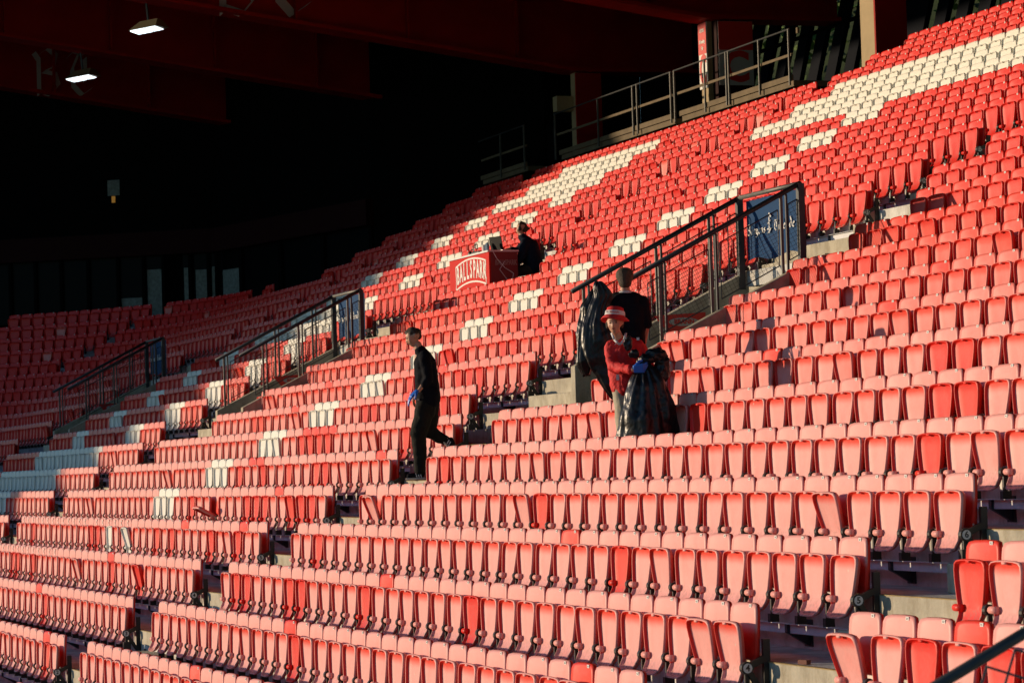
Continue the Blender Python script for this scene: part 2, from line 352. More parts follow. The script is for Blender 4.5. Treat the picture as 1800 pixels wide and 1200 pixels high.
def screen(P):
    d = Vector(P)-CAM; z = d.dot(F)
    return (900+FOC*d.dot(R2)/z, 600-FOC*d.dot(U2)/z, z)
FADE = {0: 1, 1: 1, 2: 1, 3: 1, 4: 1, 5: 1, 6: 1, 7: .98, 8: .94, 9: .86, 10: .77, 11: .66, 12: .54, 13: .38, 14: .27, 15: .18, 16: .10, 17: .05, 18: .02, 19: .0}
# seats with a bright replacement pan (p) or backrest (b), read off the photograph: (row, seat)
RED_P = {(4, 1), (4, 6), (4, 7), (4, 12), (4, 19), (3, 13), (4, 2), (7, 1), (5, 2), (7, 27), (8, 24), (8, 25), (12, 3), (12, 6), (12, 7), (9, 21), (8, 13), (9, 22), (9, 30), (10, 22), (5, 35), (4, 37), (4, 39), (3, 36), (6, -6), (6, -3), (6, -5), (5, -9), (5, -6), (5, -14), (4, -14), (4, -27), (4, -30), (4, -31),
         (6, -12), (6, -11), (6, -19), (7, -20), (7, -17), (8, -16), (8, -17), (8, -18), (8, -19), (3, -15), (3, -30), (2, -18), (7, -10), (8, -8), (9, -12), (9, -11), (9, -10), (9, -9), (9, -17), (9, -18), (10, -14), (10, -13), (10, -12), (10, -17), (10, -18), (10, -19), (11, -19), (11, -20), (11, -21), (11, -15), (11, -14), (12, -17), (12, -16), (5, -25), (5, -26)}
RED_B = {(5, 35), (4, 38), (5, -6), (5, -13), (4, -15), (3, -17), (2, -6), (6, -9), (7, -5), (11, 14), (9, 13), (10, 15), (8, 10), (10, 27), (12, 22), (8, -19), (8, -18), (8, -17), (8, -16), (7, -19), (7, -18), (9, -14), (9, -13), (10, -16), (11, -18), (11, -12), (11, -11), (9, 6), (9, 7), (3, 12), (4, 13)}
GREY_P = {(5, -20), (5, -23)}
TILT = {(4, 35): 17, (6, -16): 64, (10, -37.5): 66, (11, -37.5): 14, (4, -19): 14, (12, 24): 9, (9, 17): 8, (10, 16): 7, (5, -7): 7, (6, -7): 8, (11, -36.5): 9, (7, 8): 6, (6, -6): 3, (8, -11): 12, (10, -22): 10, (18, -31): 12, (19, -31): 11, (20, -30): 9}
seats = []
desk_gap = [(15, -38.6, -31.5), (16, -38.6, -32.5)]
for r in range(1, 27):
    for a, b in blocks(r):
        n = int(round(b-a))+1
        for k in range(n):
            i = b-k
            if any(r == g[0] and g[1] <= i <= g[2] for g in desk_gap): continue
            P, th = row_point(i*.5, r); sx, sy, z = screen(P)
            if z < 6 or not (-160 < sx < 1960 and -120 < sy < 1330): continue
            ii = round(i)
            if i != ii and r > 8 and r < 15: ii = math.floor(i) if i < 0 else math.ceil(i)
            wh = (r, ii) in WHITE
            base = FADE.get(r, .0)*(1 if i > -44 else max(.12, 1-(-44-i)*.018))+(.04 if r > 5 else 0)*random.uniform(-1, 1)  # leftward seats redder: the corner's shade is put into their colour
            fp = fb = base
            u = random.random()
            if r <= 13 and u < .022+(.03 if i < -4 and r > 5 else 0): fp = random.choice((.12, .3, .45))
            if r <= 13 and random.random() < .018: fb = random.choice((.15, .35, .5))
            if r > 14 and random.random() < .008: fp = .8
            if (r, ii) in RED_P: fp = random.choice((.10, .14, .22))
            if (r, ii) in RED_B: fb = random.choice((.16, .3))
            if (r, ii) in GREY_P: fp = 2
            if wh: fp = fb = 2
            t = TILT.get((r, i), TILT.get((r, ii)))
            if t is None: t = random.gauss(0, 1.5) if random.random() > .035 else random.choice((random.uniform(5, 12), random.uniform(4, 9), random.uniform(8, 22)))
            seats.append(dict(r=r, i=i, P=P, th=th, z=z, sx=sx, sy=sy, fp=fp, fb=fb, tilt=t, a=a, b=b, last=(k == 0)))
inview = [s for s in seats if 5 < s['sx'] < 1795 and 10 < s['sy'] < 1190]
inview.sort(key=lambda s: s['z'])
solo = set(id(s) for s in inview[:300])
# ------------------------------------------------------------------ SETTING: terrace, steps, ground
def terrace():
    mb = MB()
    ss = [32, 17.7, 15.7, 2.4, .8, -1.1, -4.2, -19.2, -21.1, -36.7, -38.6, -44, XS]
    voids = ((-1.1, .8), (-21.1, -19.2), (-38.6, -36.7))
    def pt(s, r, dy, z):
        """row r line shifted back by dy"""
        R = RC+r*D+dy
        if s >= XS: return (s, r*D+dy, z)
        th = (XS-s)/(RC+12*D)
        return (XS-R*math.sin(th), r*D+dy-R*(1-math.cos(th)), z)
    sarc = [XS-k*.9 for k in range(1, 17)]
    S = ss+sarc
    for r in range(-1, 28):
        for a, b in zip(S[:-1], S[1:]):
            if (r >= 20 and b < -43.9) or (r >= 25 and b < -20.6) or r >= 27: continue
            if any(abs(a-v[1]) < .01 and abs(b-v[0]) < .01 for v in voids) and 10 <= r <= 12: continue
            t0 = tread(r); t1 = tread(r+1)
            p = [pt(a, r-1, .06, t0), pt(b, r-1, .06, t0), pt(b, r, .06, t0), pt(a, r, .06, t0)]
            mb.add(p, [(0, 3, 2, 1)], 0)
            mb.add([pt(a, r, .06, t0), pt(b, r, .06, t0), pt(b, r, .06, t1), pt(a, r, .06, t1)], [(0, 3, 2, 1)], 0)
    o = mb.build('terrace', [CONCD]); o['kind'] = 'structure'; return o
terrace()
def stairs():
    """half steps in every aisle, one thing per aisle"""
    spec = [(15.80, 16.95, range(2, 9), 'right', 'beside the end plates numbered four to six'), (-1.35, -.35, range(1, 9), 'middle', 'where the walking man comes down'),
            (-21.4, -20.4, range(3, 9), 'left', 'left of the middle seat block'), (-38.9, -37.9, range(6, 9), 'far left', 'at the left edge of the photo')]
    for x0, x1, rows, nm, wh in spec:
        t = thing('aisle_steps', 'pale concrete aisle half steps %s' % wh, 'steps', (x0, rows[0]*D, tread(rows[0])), 0, 'concrete half steps in the aisles')
        for r in rows:
            MB().box((0, (r-rows[0])*D+.06-.42, (r-rows[0])*H+.002), (x1-x0, (r-rows[0])*D+.058, (r-rows[0])*H+H/2)).build('step', CONC, t, bevel=.012)
            MB().box((-.55, (r-rows[0])*D+.045, (r-rows[0])*H+H-.16), (x1-x0+.2, (r-rows[0])*D+.052, (r-rows[0])*H+H+.003)).build('riser_face', CONC, t)
            MB().box((-.55, (r-rows[0])*D+.04, (r-rows[0])*H+H+.004), (x1-x0+.2, (r-rows[0])*D+.085, (r-rows[0])*H+H+.010)).build('nosing', NOSING, t)
    # stairs that climb on the left of each exit opening
    for X, wh in ((-4.0, 'beside the opening with the two bin bags'), (-24.0, 'beside the middle opening'), (-41.5, 'beside the far left opening')):
        t = thing('aisle_steps', 'pale concrete steps climbing %s' % wh, 'steps', (X, 8*D, tread(9)), 0, 'concrete half steps in the aisles')
        for r in range(9, 15):
            MB().box((.75, (r-8)*D-.36, (r-9)*H+.002), (2.85, (r-8)*D+.058, (r-9)*H+H/2)).build('step', CONC, t, bevel=.012)
            MB().box((.1, (r-8)*D+.045, (r-9)*H+.003), (2.86, (r-8)*D+.0545, (r-9)*H+H+.003)).build('riser_face', CONC, t)
        MB().box((.1, -.0+.045, -H+.003), (2.86, .0545, .003)).build('riser_face', CONC, t)
        MB().box((.9, -.42+.06, -H), (1.85, .058, -.21)).build('step', CONC, t, bevel=.012)
    for k, (X, rr) in enumerate(((-2.1, range(15, 20)), (-20.2, range(15, 23)))):
        t = thing('aisle_steps', 'concrete half steps between red seats, %s' % ('high on the right' if k == 0 else 'upper middle'), 'steps', (X, rr[0]*D, tread(rr[0])), 0, 'concrete half steps in the aisles')
        for r in rr: MB().box((0, (r-rr[0])*D-.36, (r-rr[0])*H+.002), (.9, (r-rr[0])*D+.058, (r-rr[0])*H+H/2)).build('step', CONC, t)
stairs()
g = MB().box((-400, -500, -2.6), (400, -1.6, -2.0)).build('pitch', GRASS); g['kind'] = 'structure'
g = MB().box((-400, -1.6, -3.0), (400, 400, -2.2)).build('ground', ASPH); g['kind'] = 'structure'
# ------------------------------------------------------------------ STAND SHELL
def roof():
    t = thing('stand_roof', 'dark roof of the stand held on deep dark red girders', 'roof', (-20, 12, 15))
    O = Vector((-20, 12, 15))
    def P(x, y, z): return (x-O.x, y-O.y, z-O.z)
    mb = MB(); a = [(-90, -9), (60, -9), (60, 27.5), (-90, 27.5)]
    zt = lambda y: 16.0+.15*(22.5-min(y, 22.5))
    v = [P(x, y, zt(y)) for x, y in a]+[P(x, y, zt(y)+.25) for x, y in a]
    v = []; ys = [-9, 22.5, 27.5]
    for dz in (0, .25):
        for y in ys:
            for x in (-90, 60): v.append(P(x, y, zt(y)+dz))
    f = [(0, 1, 3, 2), (2, 3, 5, 4), (6, 8, 9, 7), (8, 10, 11, 9), (0, 6, 7, 1), (4, 5, 11, 10), (0, 2, 8, 6), (2, 4, 10, 8), (1, 7, 9, 3), (3, 9, 11, 5)]
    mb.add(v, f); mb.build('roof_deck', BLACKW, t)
    MB().box(P(-90, -9.3, zt(-9)-2.6), P(60, -9.01, zt(-9)+.4)).build('shade_fascia', BLACKW, t)  # unseen fascia added, and roof front pushed out, to cut skylight on upper rows
    for X in (-13.5, -22.7, -31.6, -40.9, -50.1, -59.3, -68.4):
        m = MB(); yb = [-8.8, 22.5, 26.0]; zb = lambda y: 13.2+.15*(22.5-min(y, 22.5))
        for wd, z0f, z1f in ((.10, 0.10, 2.55), (.42, 0, .10)):
            for y0, y1 in zip(yb[:-1], yb[1:]):
                vv = []
                for y in (y0, y1):
                    for sx in (-wd, wd):
                        for zz in (z0f, z1f): vv.append(P(X+sx, y, zb(y)+zz))
                m.add(vv, [(0, 1, 3, 2), (4, 6, 7, 5), (0, 4, 5, 1), (2, 3, 7, 6), (0, 2, 6, 4), (1, 5, 7, 3)])
        go = m.build('girder', REDPAINT, t)
        for y in range(-3, 22, 3):
            zz = zb(y); mm = MB().box(P(X+.10, y-.03, zz+.101), P(X+.30, y+.03, zz+2.5)); mm.build('stiffener', REDPAINT, go)
    for k, y in enumerate(range(-4, 24, 3)):
        MB().box(P(-90, y-.08, zt(y)-.32), P(60, y+.08, zt(y)-.03)).build('purlin', BLACKW, t)
roof()
def columns():
    for X, wh, w_ in ((-22.7, 'thick beige column with a dark red side at the top right', .72), (-40.95, 'slender beige column behind the camera gantry', .40), (-50.1, 'dark column at the left end of the gantry', .4), (-59.3, 'dark column above the far left boxes', .4), (-13.5, 'beige column outside the right edge', .7)):
        t = thing('roof_column', wh, 'column', (X, 22.9, tread(26)-.4))
        h = 13.2-(tread(26)-.4)
        MB().box((-w_/2, -.28, 0), (w_/2-.02, -.18, h)).build('front_flange', BEIGE, t)
        MB().box((-.10, -.18, .003), (.10, .35, h-.01)).build('web', REDPAINT, t)
        MB().box((w_/2-.02, -.30, .004), (w_/2+.05, .42, h-.02)).build('side_flange', REDPAINT, t)
        if X == -40.95:
            MB().box((-.34, -.75, h-1.0), (-.02, -.29, h-.6)).build('bracket_box', BEIGE, t)
    # sign column with letter C
    t = thing('sector_sign_column', 'column wearing the red and white sector sign with the letter C', 'sign', (-31.6, 22.75, tread(26)-.4)); h = 13.2-(tread(26)-.4)
    MB().box((-.42, -.10, 0), (.0, 0.10, h)).build('column_post', BEIGE, t)
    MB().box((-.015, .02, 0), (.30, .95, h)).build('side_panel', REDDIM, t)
    z0 = 11.62-(tread(26)-.4); z1 = 13.18-(tread(26)-.4)
    s = MB().box((-.46, -.135, z0), (.02, -.102, z1)).build('sign_front', WHITEP, t)
    MB().box((-.462, -.142, z0+.82), (.022, -.1355, z1)).build('red_field', BRED, s)
    c = text_mesh('C', .95, .004, .03, sx=.62); link('letter', c, BRED, s, (-.22, -.140, z0+.42), (PI/2, 0, 0))
    c = text_mesh('SECTOR', .11, .003, .004, sx=.62); link('lettering', c, WHITEP, s, (-.22, -.146, z0+1.38), (PI/2, 0, 0))
    c = text_mesh('SF Hovedinng.', .12, .003, .004, sx=.5); link('lettering', c, WHITEP, s, (-.22, -.146, z0+1.12), (PI/2, 0, 0))
    c = text_mesh('Felt', .12, .003, .004, sx=.6); link('lettering', c, WHITEP, s, (-.22, -.146, z0+.96), (PI/2, 0, 0))
    s = MB().box((.302, .05, z0+.02), (.325, .93, z1-.02)).build('sign_side', GREYP, t)
    MB().box((.3255, .055, z0+.86), (.331, .925, z1-.025)).build('red_field', BRED, s)
    c = text_mesh('C', 1.0, .004, .03, sx=.95); link('letter', c, BRED, s, (.331, .49, z0+.43), (PI/2, 0, PI/2))
columns()
def back_walls():
    pts = [(-67.5, 5), (-66, 9), (-60, 17.3), (-50, 19.6), (-45.6, 23.4), (-44.8, 26)]
    t = thing('hospitality_box_wall', 'dark wall of glazed hospitality boxes behind the far left seats', 'building', (-60, 17.3, 7.0)); O = Vector((-60, 17.3, 7.0))
    def seg(a, b, z0, z1, name, m, off=0, th=.2, par=None):
        A = Vector((*a, 0)); B = Vector((*b, 0)); d = (B-A).normalized(); n = Vector((d.y, -d.x, 0))   # n points to the seats
        mb = MB(); q = [A+n*off, B+n*off, B+n*(off-th), A+n*(off-th)]
        mb.prism([(p.x-O.x, p.y-O.y) for p in q], z0-7, z1-7); return mb.build(name, m, par or t)
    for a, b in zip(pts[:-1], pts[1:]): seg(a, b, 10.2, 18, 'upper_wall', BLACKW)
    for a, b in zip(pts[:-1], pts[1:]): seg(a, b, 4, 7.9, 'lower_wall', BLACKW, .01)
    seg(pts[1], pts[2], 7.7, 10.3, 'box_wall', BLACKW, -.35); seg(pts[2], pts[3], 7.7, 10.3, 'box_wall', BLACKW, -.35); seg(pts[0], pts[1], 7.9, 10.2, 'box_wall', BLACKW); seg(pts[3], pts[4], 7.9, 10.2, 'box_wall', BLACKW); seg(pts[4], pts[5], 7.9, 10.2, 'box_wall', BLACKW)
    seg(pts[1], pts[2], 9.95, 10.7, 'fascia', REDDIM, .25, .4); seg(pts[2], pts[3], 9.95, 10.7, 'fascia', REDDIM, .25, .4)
    A = Vector((-66, 9, 0)); d = (Vector((-60, 17.3, 0))-A).normalized()
    panes = [(0, .85, 0), (.95, 1.85, 0), (1.95, 2.85, 0), (2.97, 3.75, 0), (3.87, 4.67, 0), (4.78, 5.63, 0), (5.74, 6.68, 0), (6.78, 7.58, 1), (7.70, 8.27, 2), (8.98, 9.20, 2), (9.38, 9.84, 3), (9.94, 10.12, 2), (10.14, 10.24, 0)]
    for s0, s1, k in panes:
        a = A+d*s0; b = A+d*s1
        fr = seg((a.x, a.y), (b.x, b.y), 7.95, 9.98, 'window', DGLASS, -.05, .04)
        if k:
            z1 = {1: 8.62, 2: 9.5, 3: 9.42}[k]
            n = Vector((d.y, -d.x, 0)); c = (a+b)/2
            q = [a+d*.04-n*.045, b-d*.04-n*.045, b-d*.04-n*.0445+n*.005, a+d*.04+n*.005-n*.0445]
            mb = MB(); mb.prism([(p.x-O.x, p.y-O.y) for p in q], 8.0-7, z1-7); mb.build('painted_reflection' if k > 1 else 'white_board', PALEGREY, fr)  # pane reflection painted as a pale matte sheet
        seg((b.x, b.y), (b.x+d.x*.1, b.y+d.y*.1), 7.9, 10.0, 'mullion', BLACKW, .04, .16)
    B = Vector((-60, 17.3, 0)); e = (Vector((-50, 19.6, 0))-B).normalized()
    for s0, s1 in ((.15, 1.5), (1.75, 4.2), (4.4, 7), (7.2, 10)):
        a = B+e*s0; b = B+e*s1
        wn = seg((a.x, a.y), (b.x, b.y), 7.95, 9.98, 'window', DGLASS, -.05, .04)
        if s0 < 1:
            n = Vector((e.y, -e.x, 0)); q = [a+e*.05-n*.045, b-e*.05-n*.045, b-e*.05-n*.04, a+e*.05-n*.04]
            mb = MB(); mb.prism([(p.x-O.x, p.y-O.y) for p in q], 1.0, 2.35); mb.build('painted_reflection', PALEGREY, wn)  # matte sheet painted in as this pane's reflection
        seg((b.x, b.y), (b.x+e.x*.2, b.y+e.y*.2), 7.9, 10.0, 'mullion', BLACKW, .04, .16)
    # small lit window high up
    n = Vector((d.y, -d.x, 0)); c = A+d*6.45
    q = [c+n*.012, c+d*.42+n*.012, c+d*.42+n*.03, c+n*.03]
    mb = MB(); mb.prism([(p.x-O.x, p.y-O.y) for p in q], 4.95, 5.45); o = mb.build('lit_window', PALEGREY, t)
    q = [c+d*.14+n*.02, c+d*.26+n*.02, c+d*.26+n*.04, c+d*.14+n*.04]
    mb = MB(); mb.prism([(p.x-O.x, p.y-O.y) for p in q], 4.72, 4.93); mb.build('amber_light', AMBER, o)
    # glazed concourse wall behind the gantry
    t = thing('concourse_glazing', 'dark concourse wall with slanted navy fins and green hillside behind the glass', 'building', (-30, 26, 10))
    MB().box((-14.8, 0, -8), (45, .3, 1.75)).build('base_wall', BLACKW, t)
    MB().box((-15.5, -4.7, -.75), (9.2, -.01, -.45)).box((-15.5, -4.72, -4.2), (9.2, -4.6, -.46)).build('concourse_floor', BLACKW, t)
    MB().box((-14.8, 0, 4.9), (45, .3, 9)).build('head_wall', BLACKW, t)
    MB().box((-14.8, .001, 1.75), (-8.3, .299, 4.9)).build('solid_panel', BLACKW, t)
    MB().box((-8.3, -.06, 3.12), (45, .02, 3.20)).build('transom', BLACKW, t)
    MB().box((-8.3, .10, 1.75), (45, .12, 4.9)).build('pane', bpy.data.materials['tinted_glass'], t)
    k = 0; x = -10.2
    while x < 44:
        wd = .56 if k % 9 else 1.9
        m = MB(); v = [(x, -.04, 1.75), (x+wd, -.04, 1.75), (x+wd, .09, 1.75), (x, .09, 1.75), (x+1.9, -.04, 4.9), (x+1.9+wd, -.04, 4.9), (x+1.9+wd, .09, 4.9), (x+1.9, .09, 4.9)]
        m.add(v, [(0, 3, 2, 1), (4, 5, 6, 7), (0, 1, 5, 4), (1, 2, 6, 5), (2, 3, 7, 6), (3, 0, 4, 7)]); m.build('fin', NAVYF, t)
        x += wd+.52; k += 1
m = bpy.data.materials.new('tinted_glass'); m.use_nodes = True; tt = m.node_tree; tt.nodes.clear()
o_ = tt.nodes.new('ShaderNodeOutputMaterial'); tr = tt.nodes.new('ShaderNodeBsdfTransparent'); tr.inputs[0].default_value = (.8, .84, .74, 1)
gl = tt.nodes.new('ShaderNodeBsdfGlossy'); gl.inputs['Roughness'].default_value = .03; mxs = tt.nodes.new('ShaderNodeMixShader'); mxs.inputs[0].default_value = .06
tt.links.new(tr.outputs[0], mxs.inputs[1]); tt.links.new(gl.outputs[0], mxs.inputs[2]); tt.links.new(mxs.outputs[0], o_.inputs[0])
back_walls()
def hillside():
    mb = MB(); nx, ny = 46, 10
    hz = lambda x, j: 6+j*3.3+.8*math.sin(x*.35+j)+.5*math.sin(x*.9-j*2)
    v = [(-70+i*2.2, 31+j*2.0, hz(i*2.2, j)) for j in range(ny) for i in range(nx)]
    f = [(j*nx+i, j*nx+i+1, (j+1)*nx+i+1, (j+1)*nx+i) for j in range(ny-1) for i in range(nx-1)]
    mb.add(v, f); o = mb.build('hillside', HILLM, smooth=True); o['kind'] = 'structure'
    n = 14000; X = rng.uniform(-64, 10, n); J = rng.uniform(.2, ny-1.5, n); Y = 31+J*2.0
    Z = np.array([hz(x+70, j) for x, j in zip(X, J)])+rng.uniform(0, 1.3, n)*(.5+.5*np.sin(X*1.3+J*2))
    verts = np.zeros((n*4, 3)); sz = rng.uniform(.12, .34, n)
    d1 = rng.normal(size=(n, 3)); d1 /= np.linalg.norm(d1, axis=1)[:, None]; d2 = np.cross(d1, rng.normal(size=(n, 3))); d2 /= np.linalg.norm(d2, axis=1)[:, None]
    C = np.c_[X, Y, Z]
    for k, (a, b) in enumerate(((-1, 0), (0, -.5), (1, 0), (0, .5))): verts[k::4] = C+d1*(a*sz)[:, None]+d2*(b*sz)[:, None]
    me = bpy.data.meshes.new('hillside_scrub'); me.from_pydata(verts.tolist(), [], [(4*i, 4*i+1, 4*i+2, 4*i+3) for i in range(n)]); me.materials.append(LEAFM)
    o = link('hillside_scrub', me); tag(o, 'green scrub on the hillside seen through the concourse windows', 'shrubs', kind='stuff')
hillside()
# unseen block added off to the left, profile shaped to shade the upper seats
def shade_caster():
    u = SUN.cross(Vector((0, 0, 1))).normalized(); v = u.cross(SUN); base = -SUN*95
    prof = [(-23.5, -16), (-23.5, 1.3), (-29.5, 4.3), (-41.5, 9.3), (-44, 13.2), (-75, 15), (-75, -16)]
    mb = MB(); n = len(prof)
    A = [base+u*a+v*b for a, b in prof]; B = [p-Vector((SUN.x, SUN.y, 0)).normalized()*14 for p in A]
    mb.add([tuple(p) for p in A+B], [tuple(range(n)), tuple(range(2*n-1, n-1, -1))]+[(i, n+i, n+(i+1) % n, (i+1) % n) for i in range(n)])
    o = mb.build('shade_block', YPOST); tag(o, 'unseen block added to cast shade beyond the left edge of the picture', 'building')
shade_caster()
# ------------------------------------------------------------------ SEATS
W9 = ['zero', 'one', 'two', 'three', 'four', 'five', 'six', 'seven', 'eight', 'nine', 'ten', 'eleven', 'twelve', 'thirteen', 'fourteen', 'fifteen', 'sixteen', 'seventeen', 'eighteen', 'nineteen', 'twenty', 'twenty-one', 'twenty-two', 'twenty-three', 'twenty-four', 'twenty-five', 'twenty-six']
def make_solo(s):
    a = 'faded pink'
    fp, fb = s['fp'], s['fb']
    def cname(f): return 'white' if f > 1.5 else ('bright red' if f < .3 else ('mid red' if f < .7 else 'faded pink'))
    cp, cb = cname(fp), cname(fb)
    look = '%s tip-up seat' % cp if cp == cb else '%s-backed %s seat' % (cb.split()[-1], cp)
    if s['tilt'] > 4: look += ' tipping forward'
    r, i = s['r'], s['i']
    blk = [(-200, -3.9, 'left block'), (-.6, 33, 'middle block'), (34, 90, 'right block')]
    bn = [b for b in blk if b[0] <= i <= b[1]][0]
    if i < 33:
        n = int(round(s['b']-i))+1; fr = 'from right end'
    else:
        n = int(round(i-s['a']))+1; fr = 'from left end'
    rownm = 'row '+W9[r]
    t = thing('stadium_seat', '%s, %s %s of the %s, %s' % (look, ordinal(n), fr, bn[2], rownm), 'seat', s['O'], s['th'], 'tip-up seats of the stand')
    q = lambda f: 2.0 if f > 1.5 else round(min(1, max(0, f))*12)/12
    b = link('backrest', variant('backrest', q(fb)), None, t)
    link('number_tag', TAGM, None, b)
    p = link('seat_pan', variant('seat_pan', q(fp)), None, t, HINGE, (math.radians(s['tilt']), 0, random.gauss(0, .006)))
    link('support', SUPM, None, t)
    return t
for s in seats:
    c, sn = math.cos(s['th']), math.sin(s['th'])
    s['O'] = (s['P'].x-.12*c, s['P'].y-.12*sn, s['P'].z-TAG)
def far_seats(lst):
    n = len(lst)
    O = np.array([s['O'] for s in lst]); th = np.array([s['th'] for s in lst]); tilt = np.radians([s['tilt'] for s in lst])
    ct, st = np.cos(th), np.sin(th)
    Vs, loops, sizes, fade, dirt, mi, smooth, keep, locs = [], [], [], [], [], [], [], [], []
    off = 0
    jit = rng.normal(0, .004, n)
    for mb, dd, kp, f, m, tl in ((BACK, BACKD, BACKK, 'fb', 0, 0), (PAN, PAND, PANK, 'fp', 0, 1), (TAGT, None, None, None, 2, 0), (SUP, None, None, None, 1, 0)):
        V = np.array(mb.v); nv = len(V); W = np.repeat(V[None], n, 0).copy()
        if tl:
            y = W[:, :, 1]-HINGE.y; z = W[:, :, 2]-HINGE.z; c = np.cos(tilt)[:, None]; s_ = np.sin(tilt)[:, None]
            W[:, :, 1] = HINGE.y+y*c-z*s_; W[:, :, 2] = HINGE.z+y*s_+z*c; W[:, :, 0] += jit[:, None]*(z/.3)
        X = O[:, None, 0]+W[:, :, 0]*ct[:, None]-W[:, :, 1]*st[:, None]; Y = O[:, None, 1]+W[:, :, 0]*st[:, None]+W[:, :, 1]*ct[:, None]; Z = O[:, None, 2]+W[:, :, 2]
        Vs.append(np.stack([X, Y, Z], 2).reshape(-1, 3))
        flat = np.concatenate([np.array(q) for q in mb.f]); sz = np.array([len(q) for q in mb.f])
        loops.append((flat[None]+(off+np.arange(n)[:, None]*nv)).ravel()); sizes.append(np.tile(sz, n)); off += n*nv
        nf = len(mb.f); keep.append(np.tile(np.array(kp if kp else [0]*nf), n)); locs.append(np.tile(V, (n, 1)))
        fade.append(np.repeat(np.array([s[f] for s in lst]) if f else np.zeros(n), nf)); dirt.append(np.tile(np.array(dd if dd else [0]*nf), n))
        if m == 2: mi.append(np.tile(np.array([2+k for k in mb.m]), n))
        else: mi.append(np.full(n*nf, m))
        smooth.append(np.full(n*nf, m == 0))
    V = np.concatenate(Vs).astype(np.float32); Lp = np.concatenate(loops).astype(np.int32); S = np.concatenate(sizes).astype(np.int32)
    me = bpy.data.meshes.new('far_seats'); me.vertices.add(len(V)); me.vertices.foreach_set('co', V.ravel())
    me.loops.add(len(Lp)); me.loops.foreach_set('vertex_index', Lp); me.polygons.add(len(S))
    me.polygons.foreach_set('loop_start', np.concatenate([[0], np.cumsum(S)[:-1]]).astype(np.int32))
    for m in (PLASTIC, BLACKP, TAGW, BLACKP): me.materials.append(m)
    me.update(calc_edges=True)
    me.polygons.foreach_set('material_index', np.concatenate(mi).astype(np.int32)); me.polygons.foreach_set('use_smooth', np.concatenate(smooth))
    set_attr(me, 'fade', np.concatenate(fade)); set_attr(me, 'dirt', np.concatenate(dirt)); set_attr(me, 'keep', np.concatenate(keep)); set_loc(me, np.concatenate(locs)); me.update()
    o = link('far_seats', me); tag(o, 'the many farther tip-up seats of the stand, red and pink with white letters', 'seats', 'tip-up seats of the stand', 'stuff')
for s in seats:
    if id(s) in solo: make_solo(s)
far_seats([s for s in seats if id(s) not in solo])
def stickers():
    me = text_mesh('C', .13, .001, .006, sx=.8); base = [tuple(v.co) for v in me.vertices]; fs = [tuple(q.vertices) for q in me.polygons]; mb = MB()
    for s in seats:
        if (s['r'] == 5 and (-40 <= s['i'] <= -28 or -26 <= s['i'] <= -21)) or (s['r'] == 4 and -34 <= s['i'] <= -24):
            ox, oy, oz = s['O']
            for k, (sc_, dy) in enumerate(((1.0, -.018), (.86, -.0215))):
                mb.add([(ox-.03+x*sc_, oy+dy-z, oz+.765+y*sc_) for x, y, z in base], fs, k)
    o = mb.build('seat_stickers', [BRED, TAGW]); tag(o, 'small red and white letter C stickers along two faded pink rows at the lower left', 'stickers', kind='stuff')
stickers()
# rails that carry the seats, end frames with row numbers
def seat_rails():
    numm = {}
    for r in range(1, 19):
        for (a, b) in blocks(r):
            P, th = row_point(b*.5, r)
            if th > 0.0001 or a < -79: continue
            sx, sy, z = screen(P)
            if sx < -150: continue
            x0 = max(a*.5-.37, -39); x1 = b*.5+.13
            if screen(row_point(a*.5, r)[0])[0] > 1950: continue
            pos = 'left of the walking man' if b < 0 and b > -9 else ('in the middle block' if 20 < b < 33 else ('right of the steps' if b > 33 else 'of the far left block'))
            t = thing('seat_rail', 'grey steel rail on dark brackets under seat row %s, %s' % (W9[r], pos), 'rail', (x1, r*D, tread(r)), 0, 'rails under the seats')
            ext = .42
            MB().box((x0-x1, -.15, .195), (ext, -.095, .20)).box((x0-x1, -.105, .125), (ext, -.095, .1945)).build('rail', RAILGREY, t)
            k = 0; x = ext-.16; nb = 0
            while x > x0-x1+.2:
                if screen((x1+x, r*D, tread(r)))[0] < -40: break
                bm = MB()
                bm.add([(x-.02, -.13, .194), (x+.02, -.13, .194), (x+.02, .055, .194), (x-.02, .055, .194), (x-.02, -.13, .13), (x+.02, -.13, .13), (x+.02, .055, -.0+.02), (x-.02, .055, .02)],
                       [(0, 1, 2, 3), (4, 7, 6, 5), (0, 4, 5, 1), (1, 5, 6, 2), (2, 6, 7, 3), (3, 7, 4, 0)])
                bm.box((x-.07, .050, .02), (x+.07, .0585, .22))
                bm.build('bracket', DKSTEEL, t); x -= 1.5; nb += 1
            # end frame
            if b < 60:
                e = thing('row_end_frame', 'black end frame, white row number %s plate, %s' % (W9[r], pos), 'frame', (x1, r*D, tread(r)), 0, 'numbered end frames')
                MB().box((-.012, .004, .12), (.022, .055, .60)).build('upright', BLACKP, e)
                MB().beam((.02, -.128, .405), (.006, .03, .475), .03, .045).beam((.01, -.12, .40), (.01, .01, .20), .028, .04).box((-.03, -.16, .20), (.03, -.07, .30)).build('arm', BLACKP, e)
                dsk = MB().tube((.0, -.128, .405), (.045, -.128, .405), .046, 20).build('number_disc', BLACKP, e)
                MB().tube((.0455, -.128, .405), (.0475, -.128, .405), .034, 20).build('disc_face', TAGW, dsk)
                if r not in numm: numm[r] = text_mesh(str(r), .062, .001, .0016)
                link('numeral', numm[r], BLACKP, dsk, (.0490, -.128, .405), (PI/2, 0, PI/2))
seat_rails()
